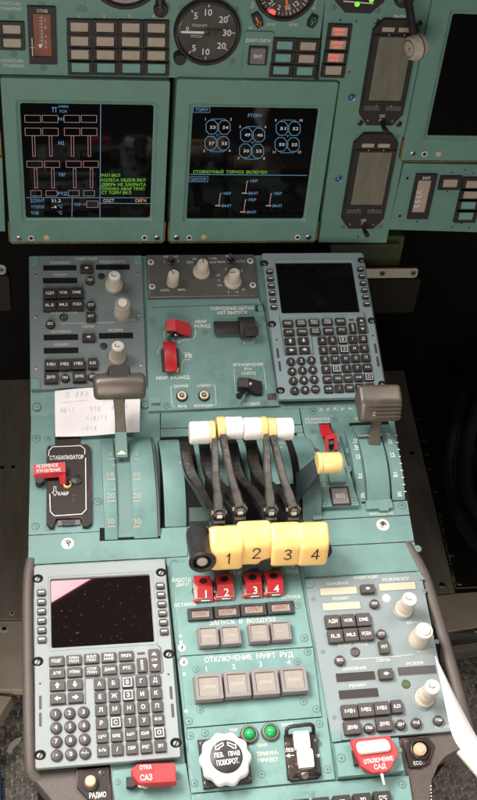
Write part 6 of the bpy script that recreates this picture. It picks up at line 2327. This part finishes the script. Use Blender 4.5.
def scribble(b, s, u, v, h, slant=.25):
    """handwritten strokes for a few simple characters, on the note"""
    G = {'1': [[(.3, .1), (.5, 0), (.4, 1)]], '0': [[(.5, 0), (.15, .3), (.1, .8), (.4, 1), (.7, .7), (.8, .2), (.5, 0)]], '8': [[(.7, .1), (.3, .1), (.3, .4), (.6, .6), (.5, 1), (.1, .9), (.3, .5), (.7, .1)]],
         '+': [[(.1, .5), (.8, .5)], [(.5, .2), (.45, .8)]], '-': [[(.1, .5), (.8, .48)]], 'П': [[(.1, 1), (.2, 0), (.8, 0), (.7, 1)]], 'В': [[(.1, 1), (.2, 0), (.7, .1), (.3, .45), (.7, .7), (.1, 1)]],
         'К': [[(.1, 1), (.2, 0)], [(.8, 0), (.25, .5), (.7, 1)]], 'А': [[(0, 1), (.5, 0), (.7, 1)], [(.2, .6), (.65, .6)]], 'Ч': [[(.2, 0), (.2, .4), (.6, .45)], [(.8, 0), (.6, 1)]], 'О': [[(.5, 0), (.1, .4), (.2, 1), (.7, .7), (.5, 0)]],
         'Т': [[(.1, .1), (.9, 0)], [(.5, 0), (.4, 1)]], 'Н': [[(.2, 0), (.1, 1)], [(.8, 0), (.7, 1)], [(.15, .5), (.75, .5)]], 'Б': [[(.8, 0), (.2, .05), (.1, 1), (.6, .9), (.6, .5), (.2, .5)]], '/': [[(.8, -.1), (.1, 1.1)]], '3': [[(.2, .1), (.7, .1), (.4, .45), (.7, .7), (.1, 1)]], ' ': []}
    for i, c in enumerate(s):
        for st in G[c]:
            pts = [on_note(u + (i * .72 + x * .6 + slant * (1 - y) * .3) * h, v + y * h * 1.5) for x, y in st]
            for a, c2 in zip(pts[:-1], pts[1:]):
                d = (c2 - a).normalized()
                n = Vector((-d.y, d.x, 0)) * .00035
                b.add([tuple(a - n), tuple(c2 - n), tuple(c2 + n), tuple(a + n)], [(0, 1, 2, 3)], INK)


scribble(b, 'П 8КА', .12, .08, .08); scribble(b, 'В', .62, .08, .09); scribble(b, 'ТОНА', .68, .28, .05)
scribble(b, 'НБ-1', .06, .42, .06); scribble(b, 'ЧТО', .40, .40, .065); scribble(b, 'ВОН 0', .66, .40, .055)
scribble(b, '+18/18', .36, .58, .06); scribble(b, '+0+8', .30, .78, .07)
for (u0, v0, u1, v1) in ((.08, .31, .38, .27), (.55, .30, .80, .29)):
    a, c2 = on_note(u0, v0), on_note(u1, v1)
    n = Vector((0, .0002, 0))
    b.add([tuple(a - n), tuple(c2 - n), tuple(c2 + n), tuple(a + n)], [(0, 1, 2, 3)], INK)
b.done('handwriting')

t = T('paper_sheet', 'long curled white paper sheet hanging over the lower right corner', 'paper', LOW, 455, 720, .02)
b = B(t)
L_e = [(435.4, 656.4, .030), (438.6, 672, .031), (443, 692, .033), (447, 712, .036), (452.6, 735, .040), (461, 749.4, .045), (478, 768.6, .052), (500, 792, .06)]
R_e = [(435.9, 656.6, .0302), (444.6, 674, .030), (453.6, 692.6, .030), (463.4, 711.6, .032), (472, 728, .036), (482, 744, .042), (500, 766, .05), (530, 800, .06)]
Lp, Rp = smooth([t.p(*q) for q in L_e], 5), smooth([t.p(*q) for q in R_e], 5)
n = 6
vs, fs = [], []
for a, c in zip(Lp, Rp):
    for i in range(n + 1):
        u = i / n
        q = a * (1 - u) + c * u
        w = (c - a).length
        q.z += w * .24 * math.sin(PI * u)
        vs.append(q)
m_ = len(vs)
for j in range(len(Lp) - 1):
    for i in range(n):
        a = j * (n + 1) + i
        fs.append((a, a + n + 1, a + n + 2, a + 1))
vs2 = [q - Vector((0, 0, .0003)) for q in vs]
fs += [tuple(m_ + i for i in f[::-1]) for f in fs]
b.add([tuple(q) for q in vs + vs2], fs, PAPERS)
b.done('sheet')
# underlying stiff board edge
b = B(t)
E1 = [t.p(457.6, 752, .028), t.p(478, 776, .034), t.p(500, 800, .04)]
E2 = [t.p(461, 749, .030), t.p(482, 771, .036), t.p(504, 795, .042)]
b.add([tuple(p) for p in E1 + E2] + [tuple(p - Vector((0, 0, .004))) for p in E1 + E2], [(0, 1, 4, 3), (1, 2, 5, 4), (0, 6, 7, 1), (1, 7, 8, 2), (6, 9, 10, 7), (7, 10, 11, 8), (0, 3, 9, 6)], BEIGE)
b.done('stiff_edge')

# ================================================================== floor and surroundings
t0 = FLOOR


class S:
    """structure helper on a frame: same local interface as T without an Empty"""

    def __init__(s, F):
        s.F, s.h0, s.u0, s.v0 = F, 0, 0, 0
        s.o = None

    p, R, sc = T.p, T.R, T.sc


def place(o, F, kind=None):
    W = F.O
    o.matrix_world = Matrix(((F.U.x, F.V.x, F.N.x, W.x), (F.U.y, F.V.y, F.N.y, W.y), (F.U.z, F.V.z, F.N.z, W.z), (0, 0, 0, 1)))
    if kind:
        o['kind'] = kind
    return o


f = S(FLOOR)
b = B(f)
b.add([(-3, -2, 0), (3, -2, 0), (3, 3.2, 0), (-3, 3.2, 0)], [(0, 1, 2, 3)], GROUT)


def studs(x0, y0, x1, y1):
    pts = [f.p(x, y) for x, y in ((x0, y0), (x1, y0), (x1, y1), (x0, y1))]
    ua, ub_ = min(p.x for p in pts), max(p.x for p in pts)
    va, vb_ = min(p.y for p in pts), max(p.y for p in pts)
    pit = 10.1 * f.sc(12, 760)
    r = pit * .455
    j = 0
    v = va
    while v < vb_:
        u = ua + (pit / 2 if j % 2 else 0)
        while u < ub_:
            du, dv = rnd.uniform(-1, 1) * .0003, rnd.uniform(-1, 1) * .0003
            b.lathe(u + du, v + dv, [(r, 0), (r, .0014), (r * .93, .0022), (r * .6, .0025), (r * .2, .0026)], RUBBER, 14)
            u += pit
        v += pit * .866
        j += 1


studs(-20, 690, 50, 830)
studs(425, 615, 500, 830)
o = place(b.done('floor', False), FLOOR, 'structure')
# matt black backdrop added behind the foot wells to keep them dark
b = B(S(BACK))
b.add([(-2, -1.2, -.35), (2.5, -1.2, -.35), (2.5, 1.0, -.35), (-2, 1.0, -.35)], [(0, 1, 2, 3)], MATTE)
place(b.done('footwell_dark_backdrop', False), BACK, 'structure')


def step_thing(name, label, cat, px, z0, z1, mat, part, x, y, F=STEP, bev=.0008):
    t = T(name, label, cat, F, x, y)
    b = B(t)
    b.poly(px, z0, z1, bev, mat)
    b.done(part)
    return t


t = step_thing('floor_plate', 'dark brushed metal floor strip along the left side of the pedestal', 'floor plate', [(-40, 230), (40, 230), (40, 600), (60, 619.6), (-40, 619.6)], -.01, 0, DARKFLOOR, 'sheet', 5, 560)
screw(t, 11.6, 613.4, 2.6, 0, 'washer'); screw(t, 2, 467.5, 2.2, 0, 'dark'); screw(t, 13, 467, 2.2, 0, 'dark')
t = step_thing('floor_plate', 'pale beige floor plate with a cross head screw at the left edge', 'floor plate', [(-40, 620.8), (60, 620.8), (60, 690.6), (-40, 688.6)], -.012, 0, BEIGE, 'sheet', 8, 655)
screw(t, 4, 629, 4.4, 0, 'washer')
t = step_thing('floor_plate', 'tilted pale plate with a dark thick edge, lower left corner', 'floor plate', [(-40, 690), (11.6, 697), (-14, 738), (-50, 738)], -.03, -.004, BEIGE, 'sheet', 2, 706)
t = T('paper_scrap', 'torn scrap of white paper lying on the studded floor at the lower left', 'paper', FLOOR, 13, 746)
b = B(t)
b.poly([(21.4, 736.6), (20.4, 741), (13, 748.6), (10.2, 754.4), (6.4, 751), (9.6, 743.2), (15.6, 738.6)], .006, .0068, 0, PAPER, cap0=True)
b.done('scrap')
t = step_thing('binder', 'thin blue edge of an object in the bottom left corner', 'binder', [(-30, 771), (.6, 771), (1.4, 812), (-30, 812)], 0, .02, BLUEM, 'cover', -5, 790, FLOOR)

t = step_thing('floor_plate', 'dark brushed metal floor strip along the right side of the pedestal', 'floor plate', [(340, 290), (392, 300), (404, 370), (418, 434), (435.4, 508), (455.2, 592), (410, 596)], -.01, 0, DARKFLOOR, 'sheet', 425, 520)
screw(t, 412, 453.4, 2.4, 0, 'dark'); screw(t, 442.4, 585.2, 3.4, 0, 'steel')
t = step_thing('floor_board', 'black board with chipped yellow edges and a line of rivets, right side', 'floor board', [(419, 434), (436.4, 508), (455.6, 588.6), (560, 585), (560, 280), (393, 296), (405, 370)], -.012, .0015, CHIP, 'board', 460, 520)
b = B(t)
e0 = [(437.6, 512), (441, 526.6), (444.4, 540.8), (448.8, 559.6), (452.2, 574), (455.4, 587.4)]
for i in range(60):
    u = rnd.random() ** .6
    j = min(4, int(u * 5))
    a, c = e0[j], e0[j + 1]
    w = u * 5 - j
    x, y = a[0] + (c[0] - a[0]) * w, a[1] + (c[1] - a[1]) * w
    r = rnd.uniform(.3, 1.0)
    q = t.p(x + rnd.uniform(0, 1.6), y, .0018)
    k = t.sc(x, y) * r
    b.add([(q.x + k * rnd.uniform(.5, 1.1) * math.cos(a_), q.y + k * 1.6 * rnd.uniform(.5, 1.1) * math.sin(a_), .0018) for a_ in [2 * PI * m / 7 for m in range(7)]], [tuple(range(7))], YCHIP)
b.line([(455.8, 588.4), (478, 587.2)], 1.4, YCHIP, .0019)
b.line([(452.6, 576), (455.6, 588)], 1.0, YCHIP, .0019)
b.done('chipped_edge')
for x, y in ((424, 440.2), (427, 453.6), (429.4, 468.2), (435.2, 491.4), (439.6, 514.8), (442.4, 528.4), (451.4, 554.6), (459.4, 583)):
    screw(t, x, y, 2.2 if y < 540 else 3.2, .0015, 'steel')
t = step_thing('floor_plate', 'shiny beige floor plate at the right edge below the chipped board', 'floor plate', [(430, 596.4), (456, 593.4), (530, 588.6), (530, 618), (449, 631.2), (430, 632)], -.01, 0, BEIGE, 'sheet', 462, 610)
t = step_thing('floor_plate', 'grey metal step edge at the right border beside the studded floor', 'floor plate', [(430, 633.4), (449.4, 632.2), (530, 619.6), (530, 634), (454, 646.6), (432, 650)], -.04, -.002, ALU, 'sheet', 466, 633)
screw(t, 476.4, 630.4, 2.6, -.002, 'steel')


def hose(label, px, r):
    t = T('hose', label, 'hose', STEP, px[0][0], px[0][1], .03, 'black hoses of the right foot well')
    b = B(t)
    b.tube(smooth([t.p(x, y, z) for x, y, z in px], 6), r, TUBEM, 14)
    b.done('tube')


hose('thick black hose curving down the right edge in front of the chipped board', [(462, 395, .10), (456, 425, .09), (450.6, 460, .06), (452, 490, .04), (458, 512, .035), (468, 532, .03), (484, 552, .03)], .0105)
hose('black hose nearest the right edge, outside the thicker one', [(490, 372, .14), (476, 410, .12), (466, 450, .09), (467, 485, .07), (478, 510, .06), (500, 530, .06)], .012)
hose('thin black hose low behind the others on the dark board', [(424, 330, .02), (436, 350, .03), (446, 378, .05), (450, 410, .05), (462, 440, .05), (490, 462, .05)], .007)

# behind the lower edge of the instrument panel on the right
t = T('beam', 'olive green primed beam in shadow under the right instrument panel', 'beam', BACK, 385, 258)
b = B(t)
b.box(330, 236, 402, 272, -.03, 0, .004, .002, GREENM)
b.done('web')
b = B(t)
b.box(330, 244, 400, 250, 0, .006, .003, .002, GREENM)
b.done('flange')
t = T('metal_strip', 'pale riveted aluminium strip with a rounded end, right of the blue grey keyboard', 'bracket', BACK, 390, 273, .008)
b = B(t)
a, c, d, e = t.R(350, 268.6, 418, 278.2, .004)
b.prism(rr(a, c, d, e, .005), 0, .004, .0008, ALU)
b.done('strip')
for x, y in ((382.6, 273.6), (413.6, 273.2)):
    screw(t, x, y, 3.0, .004, 'hole')
t = T('mesh_cover', 'dark brown woven mesh cover in shadow under the aluminium strip', 'cover', BACK, 395, 297)
b = B(t)
b.box(340, 279, 418, 313.4, -.02, -.004, .006, .003, MESHM)
b.done('mesh')
t = T('metal_strip', 'pale rounded strap end with a hole in the dark at the left edge', 'bracket', BACK, 0, 271, .008)
b = B(t)
a, c, d, e = t.R(-30, 264.8, 6, 275, .004)
b.prism(rr(a, c, d, e, .006), 0, .004, .0008, ALU)
b.done('strip')
screw(t, 1.4, 270, 3, .004, 'hole')
t = T('mesh_cover', 'dark cover in shadow below the strap end at the left edge', 'cover', BACK, 0, 296)
b = B(t)
b.box(-40, 276, 10.6, 312, -.02, -.004, .006, .003, MESHM)
b.done('mesh')

# printed lettering and scale marks belong to the surface they are printed on: join them to it
import bmesh


def join_into(dst, src):
    bm = bmesh.new()
    bm.from_mesh(dst.data)
    k = len(bm.faces)
    off = len(dst.data.materials)
    for m in src.data.materials:
        dst.data.materials.append(m)
    bm.from_mesh(src.data)
    bm.faces.ensure_lookup_table()
    for f_ in bm.faces[k:]:
        f_.material_index += off
    bm.to_mesh(dst.data)
    bm.free()
    me_ = src.data
    bpy.data.objects.remove(src)
    bpy.data.meshes.remove(me_)


HOST = {'lettering': ('faceplate', 'panel_sheet', 'plate', 'switch_plate', 'block', 'case', ), 'scale_marks': ('scale_plate', 'arched_cover', 'scale_strip'), 'stitching': ('padded_apron',), 'etched_border': ('faceplate',), 'index_dot': ('case',)}
for o in list(bpy.data.objects):
    kind_ = o.name.split('.')[0]
    if kind_ in HOST and o.parent is not None:
        if o.parent.type == 'MESH':
            join_into(o.parent, o)
            continue
        sib = {}
        for c in o.parent.children:
            sib.setdefault(c.name.split('.')[0], c)
        if kind_ == 'stitching':
            join_into([c for c in o.parent.children if c.name.startswith('padded_apron')][-1], o)
            continue
        for h in HOST[kind_]:
            if h in sib:
                join_into(sib[h], o)
                break

# ================================================================== light
w = bpy.data.worlds.new('World')
sc.world = w
w.use_nodes = True
w.node_tree.nodes['Background'].inputs['Color'].default_value = (1.0, .93, .84, 1)
w.node_tree.nodes['Background'].inputs['Strength'].default_value = 0.05


def area(name, loc, target, sx, sy, power, colour, spread=180, roll=0):
    l = bpy.data.lights.new(name, 'AREA')
    l.shape = 'RECTANGLE'
    l.size, l.size_y = sx, sy
    l.energy = power
    l.color = colour
    l.spread = math.radians(spread)
    o = bpy.data.objects.new(name, l)
    col.objects.link(o)
    d = (Vector(target) - Vector(loc)).normalized()
    o.matrix_world = Matrix.Translation(Vector(loc)) @ d.to_track_quat('-Z', 'Y').to_matrix().to_4x4() @ Matrix.Rotation(roll, 4, 'Z')
    return o


P_near = LOW.world(270, 700)
P_mid = UP.world(230, 380)


def mirror(x, y, D, h=.004):
    """point D metres along the ray that the glass of the near keyboard unit reflects"""
    d = ray(x, y).normalized()
    r = d - LOW.N * (2 * d.dot(LOW.N))
    return LOW.world(x, y, h) + r * D


KD = 1.0
kc = mirror(50, 547, KD)
AIM = LOW.world(330, 790)
key = area('overhead_window_light', kc, AIM, .42, .20, 0.62, (1, .92, .88), 56)
kz = (kc - AIM).normalized()
kx = mirror(110, 575, KD) - mirror(52, 610, KD)
kx = (kx - kz * kx.dot(kz)).normalized()
ky = kz.cross(kx)
key.matrix_world = Matrix(((kx.x, ky.x, kz.x, kc.x), (kx.y, ky.y, kz.y, kc.y), (kx.z, ky.z, kz.z, kc.z), (0, 0, 0, 1)))
area('added_overhead_light', LOW.world(270, 700) + Vector((-.58, .05, 1.0)), LOW.world(330, 800), .5, .4, 2.9, (1, .94, .88), 54)  # key lamp added at the upper left for the near panels, no known fixture
area('added_overhead_light', LOW.world(270, 700) + Vector((.56, -.02, 1.05)), LOW.world(300, 790), .7, .6, 1.0, (1, .94, .88), 56)  # weak second lamp added to brighten the floor right of the pedestal
area('cabin_fill', CAM + Vector((-.3, -.6, -.45)), MAIN.world(220, 170), 1.0, .8, 7.4, (1, .92, .83), 120)
vs_ = sc.view_settings
vs_.view_transform = 'Standard'
vs_.look = 'None'
vs_.gamma = 1
vs_.exposure = 0
sc.render.film_transparent = False
